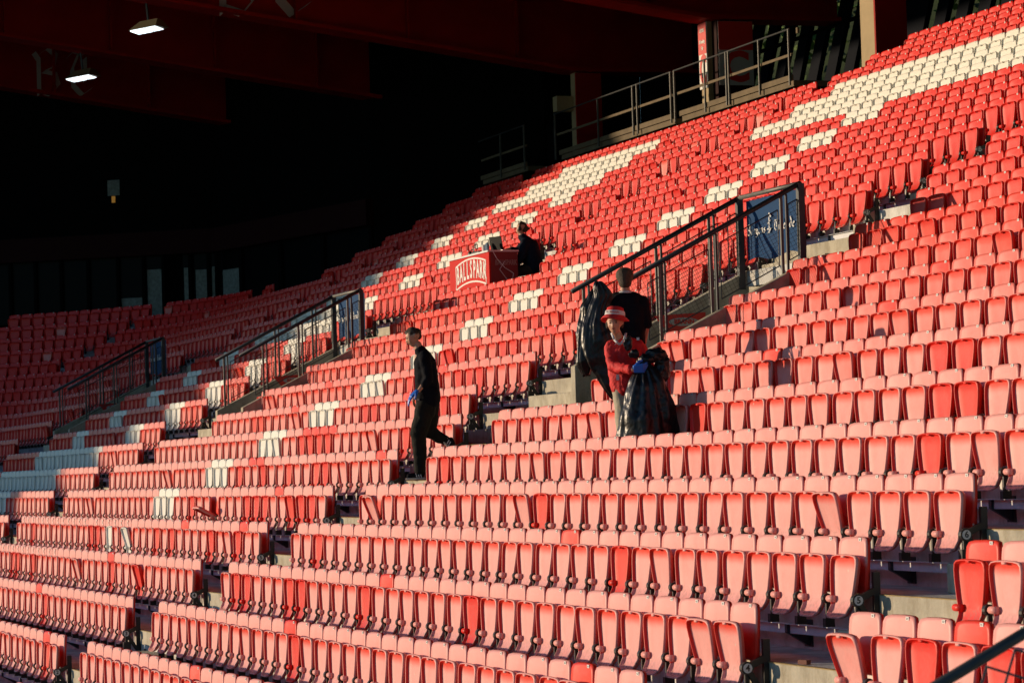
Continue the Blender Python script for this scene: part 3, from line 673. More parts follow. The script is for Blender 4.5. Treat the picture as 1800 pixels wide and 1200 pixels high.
# ------------------------------------------------------------------ EXIT OPENINGS (vomitories)
def sloped(y): return .5025*(y)          # rise along the slope
def nib(strokes, wdt=.09, ang=40):
    """broad nib lettering: polygons swept by a slanted pen edge"""
    a = math.radians(ang); px, pz = math.cos(a)*wdt/2, math.sin(a)*wdt/2; mb = MB()
    for st in strokes:
        for (x0, z0), (x1, z1) in zip(st[:-1], st[1:]):
            q = [(x0-px, z0-pz), (x0+px, z0+pz), (x1+px, z1+pz), (x1-px, z1-pz)]
            v = [(x, 0, z) for x, z in q]+[(x, .004, z) for x, z in q]
            mb.add(v, [(0, 1, 2, 3), (7, 6, 5, 4), (0, 4, 5, 1), (1, 5, 6, 2), (2, 6, 7, 3), (3, 7, 4, 0)])
    return mb
GL = {'B': (.62, [[(.1, 0), (.1, .75), (.0, .9)], [(.1, .85), (.3, 1), (.48, .85), (.42, .6), (.2, .5)], [(.2, .5), (.45, .45), (.52, .2), (.35, 0), (.1, .08)]]),
      'T': (.62, [[(.0, .8), (.15, .95), (.35, .88), (.55, 1)], [(.25, .9), (.1, .55), (.12, .2), (.3, 0), (.52, .15)], [(.38, .8), (.38, .3)]]),
      'e': (.42, [[(.3, .35), (.1, .3), (.08, .1), (.2, 0), (.34, .1)], [(.08, .3), (.2, .5), (.32, .38), (.12, .22)]]),
      'r': (.36, [[(.1, 0), (.1, .45)], [(.1, .38), (.22, .5), (.3, .42)]]),
      'g': (.42, [[(.3, .45), (.12, .48), (.08, .15), (.2, .02), (.3, .1)], [(.3, .48), (.3, -.15), (.15, -.28), (.02, -.18)]]),
      'n': (.44, [[(.1, 0), (.1, .45)], [(.1, .38), (.24, .5), (.32, .38), (.32, 0)]]),
      's': (.38, [[(.3, .42), (.18, .5), (.08, .38), (.26, .2), (.2, .02), (.06, .06)]]),
      'i': (.22, [[(.1, 0), (.1, .45)], [(.1, .62), (.14, .66)]]),
      'd': (.44, [[(.2, .98), (.34, .6), (.3, .15), (.18, 0), (.08, .15), (.1, .4), (.3, .45)]])}
def blackletter(txt, h):
    st = []; x = 0
    for ch in txt:
        if ch == ' ': x += .25; continue
        w_, ss = GL[ch]; st += [[((x+a)*h, b*h) for a, b in s_] for s_ in ss]; x += w_
    return nib(st, .12*h), x*h
def vomitory(X0, X1, who, full=True):
    """X0 far wall, X1 near wall"""
    Y0, Y1 = 8.12, 10.5; zt = lambda y: 4.0+.5025*(y-8.12)
    t = thing('exit_opening', 'grey walled stair opening down through the seats, %s' % who, 'stairwell', (X0, Y0, 3.0), 0, 'stair openings through the stand')
    def P(x, y, z): return (x-X0, y-Y0, z-3.0)
    for nm, xa, xb in (('far_wall', X0-.16, X0), ('near_wall', X1, X1+.16)):
        v = [P(x, y, z) for x in (xa, xb) for y, z in ((Y0, 2.0), (Y1, 2.0), (Y1+.05, zt(Y1)), (Y0, zt(Y0)))]
        MB().add(v, [(0, 3, 2, 1), (4, 5, 6, 7), (0, 4, 7, 3), (3, 7, 6, 2), (1, 2, 6, 5), (0, 1, 5, 4)]).build(nm, CONC, t, bevel=.01)
    MB().box(P(X0, Y0-1.2, 1.2), P(X1, Y1+1.5, 1.3)).build('passage_floor', CONCD, t)
    MB().box(P(X0-.16, Y1+.9, 1.3), P(X1+.16, Y1+1.1, 5.0)).build('back_wall', CONC, t)
    MB().box(P(X0, Y1+.02, 4.98), P(X1, Y1+.9, 5.18)).build('lintel', CONCD, t)
    es = MB().box(P(X0+.12, Y1+.84, 4.72), P(X0+.52, Y1+.89, 5.06)).build('exit_sign', GREENP, t)
    m = MB(); ex = X0+.28
    m.ell(P(ex+.02, Y1+.835, 4.99), .018, .004, .018, 8, 5); m.beam(P(ex+.01, Y1+.836, 4.96), P(ex-.01, Y1+.836, 4.88), .03, .006, 0, (0, 1, 0)); m.beam(P(ex-.01, Y1+.836, 4.88), P(ex+.05, Y1+.836, 4.80), .02, .006, 0, (0, 1, 0)); m.beam(P(ex-.01, Y1+.836, 4.88), P(ex-.06, Y1+.836, 4.81), .02, .006, 0, (0, 1, 0)); m.box(P(X0+.38, Y1+.832, 4.77), P(X0+.48, Y1+.838, 5.0))
    m.build('running_figure', WHITEP, es)
    MB().box(P(X0+.9, Y1+.85, 4.6), P(X0+1.25, Y1+.895, 5.3)).build('lit_block', BEIGE, t)
    # club sign on the far wall
    sg = MB(); yy = [9.22, 9.92, 9.92, 9.42]; zz = [4.62, 4.66, 4.52, 4.38]
    sg.add([P(X0+.004, y, z) for y, z in zip(yy, zz)]+[P(X0+.012, y, z) for y, z in zip(yy, zz)], [(0, 1, 2, 3), (7, 6, 5, 4), (0, 4, 5, 1), (1, 5, 6, 2), (2, 6, 7, 3), (3, 7, 4, 0)])
    sgo = sg.build('club_sign', BRED, t)
    MB().ell(P(X0+.012, 9.62, 4.54), .006, .21, .055, 20, 8).build('oval', GREYP, sgo)
    link('lettering', text_mesh('BRANN', .082, .002, .003), BRED, sgo, P(X0+.021, 9.62, 4.54), (PI/2, 0, PI/2))
    # ---- railing
    rl = thing('stair_railing', 'dark handrails with wire mesh, %s' % who, 'railing', (X0, Y0, 4.0), 0, 'railings round the stair openings')
    def Q(x, y, z): return (x-X0, y-Y0, z-4.0)
    top = lambda y: 4.97+.5085*(y-8.17)
    for xa in (X0-.02, X1+.02):
        MB().tube(Q(xa, 8.12, top(8.12)), Q(xa, 10.45, top(10.45)), .032, 10).build('handrail', DKSTEEL, rl, True)
    MB().tube(Q(X0-.02, 10.45, top(10.45)), Q(X1+.02, 10.45, top(10.45)), .030, 10).build('back_rail', LTSTEEL, rl, True)
    for xa in (X0-.02, X1+.02):
        for y in ((8.28, 9.28, 10.02) if xa < X0 else (8.56, 9.24, 10.19)):
            MB().box(Q(xa-.014, y-.02, zt(y)-.18), Q(xa+.014, y+.015, top(y)-.02)).build('post', LTSTEEL, rl)
            MB().box(Q(xa-.014, y+.055, zt(y)-.1), Q(xa+.014, y+.08, top(y)-.0)).build('post', DKSTEEL, rl)
        MB().box(Q(xa-.04, 10.41, zt(10.4)-.2), Q(xa+.04, 10.49, top(10.45))).build('post', DKSTEEL, rl)
    if full:
        for xa in (X0-.02, X1+.02):
            fm = MB(); wm = MB()
            for y0, y1 in ((8.40, 9.20), (9.36, 10.14), (10.28, 10.40)):
                z0 = lambda y: top(y)-.86; z1 = lambda y: top(y)-.17
                c = [(y0, z0(y0)), (y1, z0(y1)), (y1, z1(y1)), (y0, z1(y0))]
                for (a, b), (c_, d) in zip(c, c[1:]+c[:1]): fm.tube(Q(xa, a, b), Q(xa, c_, d), .008, 5)
                k = 0.05
                while k < .69: wm.tube(Q(xa, y0, z0(y0)+k), Q(xa, y1, z0(y1)+k), .0022, 3); k += .052
                y = y0+.05
                while y < y1+.34:                       # wires square to the slope
                    ya, za = y, z0(y); yb, zb = y-.345, z0(y)+.69-.345*.5085+.1725*1.0
                    # clip to the panel
                    pts = []
                    for tt_ in np.linspace(0, 1, 24):
                        yy_ = ya+(yb-ya)*tt_; zz_ = z0(y)+.69*tt_*1.0
                        if y0 <= yy_ <= y1 and zz_ <= z1(yy_): pts.append((yy_, zz_))
                    if len(pts) > 1: wm.tube(Q(xa, *pts[0]), Q(xa, *pts[-1]), .0022, 3)
                    y += .052
            fm.build('mesh_frame', DKSTEEL, rl)
            o = wm.build('wire_mesh', WIRE, rl); o['kind'] = 'stuff'
    # ---- banner
    b = thing('sponsor_banner', 'navy blue banner with white blackletter newspaper name, %s' % who, 'banner', (X0, 10.52, 5.28), 0, 'banners hung at the stair openings')
    n = 12; m = MB(); v = []
    for j in range(2):
        for i in range(n+1):
            x = .05+i/n*(X1-X0-.08)
            for q_ in (0, .006): v.append((x, q_+.012*math.sin(i*1.1), (.03+.03*math.sin(i*.9) if j == 0 else .80)))
    for i in range(n):
        a = i*2; c = (n+1)*2+i*2
        m.add([v[a], v[a+2], v[c+2], v[c]], [(0, 1, 2, 3)]); m.add([v[a+1], v[a+3], v[c+3], v[c+1]], [(3, 2, 1, 0)])
    m.build('cloth', NAVYB, b)
    lt, wd = blackletter('Bergens', .17); s_ = .60/wd
    for p in range(len(lt.v)): x, y, z = lt.v[p]; lt.v[p] = (x*s_+.12, y-.028, z*.82+.345)
    lt.build('lettering', WHITEP, b)
    cr = nib([[(.0, .0), (.0, .2)], [(-.06, .05), (.06, .05)], [(-.05, .12), (.05, .16)], [(-.06, .2), (.0, .25), (.06, .2)], [(-.05, 0), (.05, .04)]], .03)
    for p in range(len(cr.v)): x, y, z = cr.v[p]; cr.v[p] = (x+.83, y-.028, z+.33)
    cr.build('crest', WHITEP, b)
    lt, wd = blackletter('Tidende', .17); s_ = .66/wd
    for p in range(len(lt.v)): x, y, z = lt.v[p]; lt.v[p] = (x*s_+.98, y-.028, z*.82+.345)
    lt.build('lettering', WHITEP, b)
vomitory(-1.1, .8, 'near the two men with bin bags')
vomitory(-21.1, -19.2, 'left of the sound desk')
vomitory(-38.6, -36.7, 'at the far left in the shade')
# foreground rail, bottom right corner
def near_rail():
    t = thing('foreground_railing', 'dark handrail with diamond mesh crossing the bottom right corner', 'railing', (26.5, -.6, 1.7))
    a = Vector((26.5, -1.6, 1.497)); b = Vector((26.5, 1.6, 3.033)); O = Vector((26.5, -.6, 1.7))
    MB().tube(a-O, b-O, .019, 12).build('handrail', DKSTEEL, t, True)
    wm = MB(); d = (b-a).normalized(); n = Vector((0, d.z, -d.y)); L = (b-a).length
    k = -1.0
    while k < L+1:
        for sg in (1, -1):
            p = a+d*k+n*.03; q = a+d*(k+sg*.95)+n*.95
            if True:
                lo = 0; 
                pa = a+d*min(max(k, 0), L)+n*.03
                if 0 <= k <= L: wm.tube(pa-O, q-O, .0045, 5)
        k += .115
    for k in (.2, 2.9): MB().box((-.02, (a+d*k-O).y-.02, (a+d*k-O).z-.95), (.02, (a+d*k-O).y+.02, (a+d*k-O).z+.0)).build('post', DKSTEEL, t)
    MB().ell((a+d*1.75-O)+Vector((0, 0, .04)), .025, .03, .02, 8, 6).build('cable_tie', DKSTEEL, t)
    o = wm.build('wire_mesh', DKSTEEL, t); o['kind'] = 'stuff'
near_rail()
# ------------------------------------------------------------------ GANTRY
def gantry():
    for k, (xa, xb, posts) in enumerate(((-54.0, -43.2, (-54, -51.9, -49.7, -47.6, -47.3, -45.3, -43.25)), (-40.75, -32.3, (-40.7, -37.4, -34.9-.0, -34.6, -32.35)), (-32.15, -25.3, (-32.1, -30.2, -28.9, -28.75, -27.0, -25.35)))):
        nm = ('dim gantry deck at the far left of the top row', 'beige camera gantry deck in front of the slender column', 'beige camera gantry deck beside the letter C sign')[k]
        t = thing('camera_gantry', nm, 'gantry', (xa, 22, 11), 0, 'camera gantry decks above the top row'); L = xb-xa
        MB().box((.25, 0, -.03), (L-.02, .05, .09)).build('toe_board', GANT, t)
        MB().box((.3, .05, -.16), (L, 1.6, -.035)).build('deck', GANT, t)
        MB().tube((.0, -.02, 1.08), (L, -.02, 1.08), .02, 8).build('top_rail', DKSTEEL, t)
        MB().box((.05, .02, .50), (L, .045, .56)).build('mid_rail', GANT, t)
        for x in posts:
            MB().box((x-xa-.018, -.045, -.14), (x-xa+.018, -.005, 1.08)).build('post', LTSTEEL, t)
            MB().box((x-xa+.06, .30, -1.4), (x-xa+.10, .34, -.16)).build('leg', GANT, t)
    t = thing('equipment_cabinet', 'black cloth covered camera standing on the gantry gap', 'cabinet', (-42.1, 22.6, 10.4))
    MB().box((-.45, -.2, 0), (.1, .3, 1.5)).ell((-.2, 0, 1.5), .35, .3, .22).build('cover', BLACKW, t)
    t = thing('cable_bracket', 'small pale fitting on the gantry end', 'fitting', (-25.0, 22, 12.0)); MB().box((0, 0, -.06), (.08, .05, .06)).build('plate', GANT, t)
gantry()
# ------------------------------------------------------------------ FLOODLIGHTS, speakers, roof lettering
def floodlight(X, Y, Z, label, rz):
    t = thing('floodlight', label, 'floodlight', (X, Y, Z), rz, 'floodlights under the roof')
    t.scale = (.60, .60, .60); t.rotation_euler = (-.04, -.10, rz)
    v = [(-.75, -.45, 0), (.55, -.45, 0), (.75, .45, .0), (-.45, .45, .0), (-.35, -.10, .38), (.50, -.10, .38), (.55, .30, .34), (-.25, .30, .34)]
    MB().add(v, [(4, 5, 6, 7), (0, 1, 5, 4), (1, 2, 6, 5), (2, 3, 7, 6), (3, 0, 4, 7), (0, 3, 2, 1)]).build('housing', LAMPH, t)
    MB().box((-.68, -.42, -.05), (.0, .38, -.012)).build('lamp_panel', LAMPE, t)
    MB().box((.06, -.42, -.04), (.5, .38, -.012)).build('lamp_panel', LAMPE, t)
    MB().box((-.03, -.05, .36), (.05, .03, 1.3)).build('hanger', DKSTEEL, t)
floodlight(-41.2, 11.25, 14.22, 'larger lit floodlight under the second roof girder', .9)
floodlight(-50.3, 11.25, 14.18, 'smaller lit floodlight farther left in front of the faint roof letters', .9)
def roof_letters():
    for X, y0, z0, h, lab in ((-40.79, 12.9, 14.60, 2.0, 'faint pale blackletter initials on the nearer roof girder'), (-59.18, 11.4, 14.82, 1.45, 'faint pale blackletter initials on the farther roof girder')):
        t = thing('roof_letters', lab, 'lettering', (X, y0, z0))
        for ch, yy in (('B', 0), ('T', h*.72)):
            m, wd = blackletter(ch, h); m.build('letter', GREYP, t, loc=(.012, yy, 0), rot=(0, 0, PI/2))
roof_letters()
def speaker(p, lab, rz):
    t = thing('wall_speaker', lab, 'speaker', p, rz, 'speakers on the box front')
    MB().box((-.2, -.2, -.2), (.2, .2, .2)).build('case', BOXW, t, bevel=.02)
    MB().add([(-.16, -.21, .05), (.16, -.21, .05), (.2, -.42, -.02), (-.2, -.42, -.02), (-.16, -.21, .02), (.16, -.21, .02), (.2, -.42, -.05), (-.2, -.42, -.05)], [(0, 1, 2, 3), (7, 6, 5, 4), (0, 4, 5, 1), (1, 5, 6, 2), (2, 6, 7, 3), (3, 7, 4, 0)]).build('flap', BOXW, t)
speaker((-61.2, 16.3, 10.62), 'pale grey box speaker above the pale windows', .6)
speaker((-65.0, 9.6, 10.1), 'pale grey box speaker at the far left edge', .6)
# ------------------------------------------------------------------ SOUND DESK
def desk():
    x0, x1, y0, y1, z0, z1 = -18.98, -16.62, 12.12, 12.66, tread(15)+.003, 6.655
    t = thing('sound_desk', 'red commentary desk with a white bordered logo and black equipment on top', 'desk', (x0, y0, z0)); w_, d_, h_ = x1-x0, y1-y0, z1-z0
    MB().box((0, 0, 0), (w_, .03, h_-.03)).build('front_panel', REDP, t)
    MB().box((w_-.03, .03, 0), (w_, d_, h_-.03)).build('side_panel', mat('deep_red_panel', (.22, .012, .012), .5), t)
    MB().box((0, .03, 0), (.03, d_, h_-.03)).build('side_panel', REDP, t)
    MB().box((-.02, -.02, h_-.029), (w_+.02, d_+.02, h_)).build('desk_top', REDP, t)
    MB().box((-.02, -.028, h_-.030), (w_+.02, -.021, h_+.001)).box((w_+.021, -.02, h_-.030), (w_+.027, d_+.02, h_+.001)).build('edge_trim', SILVER, t)
    # logo: arched lettering inside a border
    lg = MB()
    def arc(x, k): return k*(1-((x-1.30)/.95)**2)
    def strip(pts, wd):
        for (xa, za), (xb, zb) in zip(pts[:-1], pts[1:]):
            dx, dz = xb-xa, zb-za; L = math.hypot(dx, dz); nx, nz = -dz/L*wd/2, dx/L*wd/2
            q = [(xa-nx, za-nz), (xb-nx, zb-nz), (xb+nx, zb+nz), (xa+nx, za+nz)]
            lg.add([(x, -.004, z) for x, z in q]+[(x, -.001, z) for x, z in q], [(0, 1, 2, 3), (7, 6, 5, 4), (0, 4, 5, 1), (2, 6, 7, 3)])
    xs = [.38+.1*i for i in range(19)]
    strip([(x, .84+arc(x, .11)) for x in xs], .030); strip([(x, .42+arc(x, .11)) for x in xs], .030)
    strip([(xs[0], .42+arc(xs[0], .11)-.01), (xs[0]+.03, .63), (xs[0], .84+arc(xs[0], .11)+.01)], .030); strip([(xs[-1], .42+arc(xs[-1], .11)-.01), (xs[-1]-.03, .63), (xs[-1], .84+arc(xs[-1], .11)+.01)], .030)
    fp = [o for o in COL.objects if o.name.startswith('front_panel') and o.parent == t][0]
    lg.build('logo_border', WHITEP, fp)
    for k, ch in enumerate('BALLSPARK'):
        x = .52+k*.198; me = text_mesh(ch, .44, .002, .014, sx=.60); link('letter', me, WHITEP, fp, (x, -.004, .64+arc(x, .10)), (PI/2, 0, 0))
    sp = [o for o in COL.objects if o.name.startswith('side_panel') and o.parent == t][0]
    me = text_mesh('BALLSPARK', .13, .002, .003, sx=.62); link('lettering', me, mat('dull_print', (.35, .2, .18), .6), sp, (w_+.004, .32, .80), (PI/2, 0, PI/2))
    # things on the desk
    lp = thing('laptop', 'open black laptop on the red desk facing the seated man', 'laptop', (-16.95, 12.50, z1+.003), math.radians(200))
    MB().box((-.17, -.12, 0), (.17, .12, .02)).build('keyboard_base', SILVER, lp)
    MB().add([(-.17, .12, .02), (.17, .12, .02), (.17, .17, .26), (-.17, .17, .26), (-.17, .135, .02), (.17, .135, .02), (.17, .185, .26), (-.17, .185, .26)], [(0, 1, 2, 3), (7, 6, 5, 4), (0, 4, 5, 1), (1, 5, 6, 2), (2, 6, 7, 3), (3, 7, 4, 0)]).build('lid', SCREEN, lp)
    mx_ = thing('audio_mixer', 'low black audio mixer with cables on the red desk', 'mixer', (-17.75, 12.35, z1+.003)); MB().box((-.2, -.13, 0), (.2, .13, .06)).build('case', BLACKP, mx_, bevel=.01)
    MB().pipe([(-.1, -.1, .07), (-.16, -.12, .16), (-.08, -.05, .2), (.03, -.08, .1)], .008, 5).build('cable', BLACKP, mx_)
    hp = thing('headset', 'black headset lying on the left part of the red desk', 'headset', (-18.25, 12.3, z1+.003)); MB().ell((0, 0, .05), .07, .05, .05, 10, 8).ell((.14, .02, .045), .06, .05, .045, 10, 8).pipe([(0, 0, .09), (.05, .01, .13), (.11, .02, .12), (.14, .02, .08)], .012, 6).build('earcups', BLACKP, hp, True)
    cp = thing('white_cup', 'white paper cup on the corner of the red desk', 'cup', (-17.25, 12.25, z1+.003)); MB().tube((0, 0, 0), (0, 0, .14), .045, 12, 0, .055).build('cup_body', WHITEP, cp)
    for k, (x, y) in enumerate(((-17.05, 12.22), (-16.92, 12.20))):
        bt = thing('water_bottle', ('left' if k == 0 else 'right')+' one of two clear blue water bottles beside the cup', 'bottle', (x, y, z1+.003), 0, 'bottles on the desk'); MB().tube((0, 0, 0), (0, 0, .11), .03, 10).tube((0, 0, .11), (0, 0, .16), .03, 10, 0, .012).build('bottle_body', mat('bottle_plastic', (.25, .35, .45), .15), bt)
    pp = thing('paper_sheets', 'white paper sheets at the left end of the red desk', 'paper', (-18.75, 12.3, z1+.003), .1); MB().box((-.12, -.1, 0), (.12, .1, .012)).build('sheets', WHITEP, pp)
    cb = thing('white_cable', 'thin white cables hanging down the side of the red desk', 'cable', (-16.6, 12.2, z1)); MB().pipe([(0, -.02, .0), (.03, .05, -.15), (.03, .20, -.32), (.03, .30, -.38), (.03, .36, -.42), (.03, .32, -.6), (.03, .50, -.85), (.03, .60, -.95)], .006, 5).pipe([(.03, .20, -.2), (.03, .10, -.35), (.03, .25, -.55), (.03, .22, -.7)], .005, 5).build('cable_run', WHITEP, cb)
desk()
# ------------------------------------------------------------------ PEOPLE
VR = math.atan2(Rv.y, Rv.x)          # local x = to the right of the photo, local y = away
def caps(name, segs, m, parent, voxel=.013, smooth=6, ells=()):
    """one continuous surface grown round tapered limbs"""
    mb = MB()
    for (a, ra, b, rb) in segs:
        a = Vector(a); b = Vector(b); n = max(3, int((b-a).length/min(ra, rb)*1.6)+2)
        mb.tube(a, b, ra, 14, 0, rb); mb.ell(a, ra, ra, ra, 14, 10); mb.ell(b, rb, rb, rb, 14, 10)
    for e in ells:
        c, rx, ry, rz = e[:4]; R = Matrix.Rotation(e[4], 3, e[5]) if len(e) > 4 else None
        mb.ell(c, rx, ry, rz, 18, 12, 0, R)
    o = mb.build(name, m, parent, True)
    r = o.modifiers.new('skin', 'REMESH'); r.mode = 'VOXEL'; r.voxel_size = voxel; r.use_smooth_shade = True
    s = o.modifiers.new('relax', 'SMOOTH'); s.factor = .5; s.iterations = smooth
    return o
def wrinkle(o, strength=.012, size=.12):
    tx = bpy.data.textures.new('folds', 'CLOUDS'); tx.noise_scale = size; tx.noise_depth = 2
    d = o.modifiers.new('folds', 'DISPLACE'); d.texture = tx; d.strength = strength; d.mid_level = .5; d.texture_coords = 'LOCAL'
    return o
def hand(parent, wrist, dirv, side, curl, m, name='glove', sc=1.0):
    """palm, four fingers and a thumb, curled by curl"""
    dirv = Vector(dirv).normalized(); side = Vector(side).normalized(); nrm = dirv.cross(side).normalized(); w_ = Vector(wrist)
    segs = []
    pc = w_+dirv*.045*sc
    for k in range(4):
        base = w_+dirv*.085*sc+side*(k-1.5)*.021*sc
        root = w_+dirv*.01*sc+side*(k-1.5)*.014*sc
        segs.append((root, .017*sc, base, .0135*sc))
        ln = (.040, .046, .043, .034)[k]*sc; a = curl*(.6+.1*k); p = base
        for j in range(3):
            d = (dirv*math.cos(a)+nrm*math.sin(a)).normalized(); q = p+d*ln*(1-.22*j); segs.append((p, (.0105-.0008*j)*sc, q, (.0098-.001*j)*sc)); p = q; a += curl*.75
    tb = w_+dirv*.025*sc-side*.030*sc; d = (dirv*.7-side*.75+nrm*.45*min(1, curl+.2)).normalized(); q = tb+d*.042*sc; segs.append((tb, .014*sc, q, .0115*sc)); d2 = (dirv*.9-side*.2+nrm*.5).normalized(); segs.append((q, .0115*sc, q+d2*.032*sc, .0095*sc))
    return caps(name, segs, m, parent, .0055, 3)
def head(parent_body_segs, c, face, up=(0, 0, 1), s=1.0):
    """returns ellipsoids for skull, jaw, nose and ears in the direction face"""
    c = Vector(c); f = Vector(face).normalized(); u = Vector(up).normalized(); sd = f.cross(u).normalized()
    seg = [(c+u*.030*s-f*.012*s, .084*s, c+u*.03*s+f*.018*s, .078*s), (c-u*.035*s+f*.028*s, .060*s, c-u*.075*s+f*.050*s, .036*s), (c+u*.005*s+f*.045*s, .060*s, c-u*.03*s+f*.045*s, .055*s),
           (c+u*.012*s+f*.092*s, .011*s, c-u*.022*s+f*.112*s, .014*s), (c-u*.030*s+f*.096*s, .012*s, c-u*.032*s+f*.100*s, .011*s), (c-u*.052*s+f*.086*s, .015*s, c-u*.055*s+f*.088*s, .014*s)]
    for k in (-1, 1):
        seg.append((c+sd*k*.080*s-u*.005*s-f*.005*s, .013*s, c+sd*k*.088*s+u*.025*s-f*.014*s, .014*s))
        seg.append((c+sd*k*.040*s-u*.012*s+f*.062*s, .026*s, c+sd*k*.045*s-u*.018*s+f*.060*s, .024*s))
    return seg, f, u, sd
def face_parts(t, c, f, u, sd, s=1.0):
    c = Vector(c)
    for k in (-1, 1):
        MB().ell(c+sd*k*.032*s+u*.012*s+f*.0905*s, .013*s, .009*s, .0075*s, 10, 8).build('eye', EYE, t, True)
        MB().ell(c+sd*k*.032*s+u*.031*s+f*.0945*s, .018*s, .009*s, .0045*s, 8, 6).build('eyebrow', HAIRB, t, True)
    MB().ell(c-u*.052*s+f*.102*s, .022*s, .010*s, .009*s, 10, 8, 0, None).build('mouth', LIP, t, True)
def walking_man():
    s = 1/140.6; X0, Z0 = 745, 845; k = lambda px, py, y=0: ((px-X0)*s, y, (Z0-py)*s)
    t = thing('person', 'young man in black top, black trousers and blue glove walking down the aisle', 'person', (-1.35, 6.16, tread(8)+.002), VR)
    hc = k(735, 592, 0); face = (-1, -.10, -.38)
    hs, f, u, sd = head(None, hc, face, (-.35, 0, 1), 1.0)
    segs = hs+[(k(741, 606, 0), .052, k(745, 622, 0), .060), (k(745, 630), .08, k(755, 690), .11), (k(752, 625, -.14), .055, k(757, 668, -.17), .042), (k(757, 668, -.17), .040, k(741, 688, -.20), .026), (k(748, 628, .16), .05, k(744, 668, .2), .04), (k(744, 668, .2), .036, k(737, 690, .16), .026),
               (k(752, 705, -.08), .085, k(736, 760, -.07), .058), (k(736, 760, -.07), .055, k(737, 826, -.05), .038), (k(756, 705, .08), .085, k(756, 758, .08), .058), (k(756, 758, .08), .052, k(786, 776, .09), .036)]
    b = caps('body', segs, SKIN, t, .011, 5)
    face_parts(t, hc, f, u, sd)
    h = Vector(hc)
    caps('hair', [(h+u*.062-f*.005, .070, h+u*.072+f*.042, .048), (h+u*.035-f*.045, .066, h-u*.01-f*.050, .048), (h+u*.090+f*.015, .044, h+u*.085+f*.062, .030), (h+u*.04-f*.02+sd*.04, .050, h+u*.05+f*.02+sd*.035, .045), (h+u*.04-f*.02-sd*.04, .050, h+u*.05+f*.02-sd*.035, .045)], HAIRB, t, .008, 3)
    j = caps('jumper', [(k(745, 616), .072, k(752, 630), .11), (k(751, 640, -.08), .125, k(752, 640, .08), .12), (k(753, 640, -.05), .145, k(757, 694, -.02), .156), (k(753, 640, .06), .14, k(757, 694, .05), .150), (k(757, 692, -.06), .155, k(757, 700, -.05), .158), (k(757, 692, .06), .15, k(757, 700, .06), .155),
                         (k(753, 628, -.16), .078, k(759, 668, -.19), .060), (k(759, 666, -.19), .060, k(752, 676, -.195), .052), (k(749, 630, .18), .075, k(744, 668, .2), .055), (k(744, 668, .2), .05, k(738, 686, .17), .042)], CLOTHK, t, .012, 5)
    wrinkle(j, .022, .10)
    tr = caps('trousers', [(k(755, 700, -.05), .135, k(752, 722, -.06), .125), (k(757, 700, .06), .135, k(758, 722, .07), .125), (k(752, 715, -.07), .125, k(738, 762, -.06), .105), (k(738, 762, -.06), .100, k(740, 800, -.05), .088), (k(740, 800, -.05), .086, k(739, 826, -.05), .075), (k(758, 718, .07), .125, k(756, 756, .08), .10), (k(756, 756, .08), .092, k(772, 768, .08), .075), (k(772, 768, .08), .075, k(786, 776, .09), .062)], TROUK, t, .013, 5)
    wrinkle(tr, .026, .11)
    MB().box(k(738, 704, -.17), k(742, 701, -.13)).build('shirt_tail', WHITEC, t)
    for (ax, ay, yy, rot) in ((737, 836, -.05, 0), (789, 779, .09, .9)):
        sh = thing_part('shoe', t, k(ax, ay, yy), (0, rot, 0))
        caps('upper', [((.03, 0, .02), .045, (-.12, -.02, -.005), .036), ((.04, 0, .03), .042, (.0, 0, .045), .040)], CLOTHK, sh, .007, 3)
        MB().box((-.165, -.055, -.048), (.08, .045, -.022)).build('sole', SOLE, sh, bevel=.012)
        for q in range(3): MB().add([(-.03+q*.028, -.052, -.018), (-.018+q*.028, -.052, -.018), (-.034+q*.028, -.046, .032), (-.048+q*.028, -.046, .032)], [(0, 1, 2, 3)]).build('stripe', WHITEP, sh)
    hand(t, k(739, 687, -.22), (-.72, -.05, -.68), (-.3, .9, .2), .35, GLOVE, 'glove', 1.2)
    hand(t, k(737, 690, .16), (-.5, 0, -.85), (.1, 1, 0), .5, SKIN, 'hand')
def thing_part(name, parent, loc, rot):
    o = bpy.data.objects.new(name, None); COL.objects.link(o); o.parent = parent; o.location = loc; o.rotation_euler = rot; return o
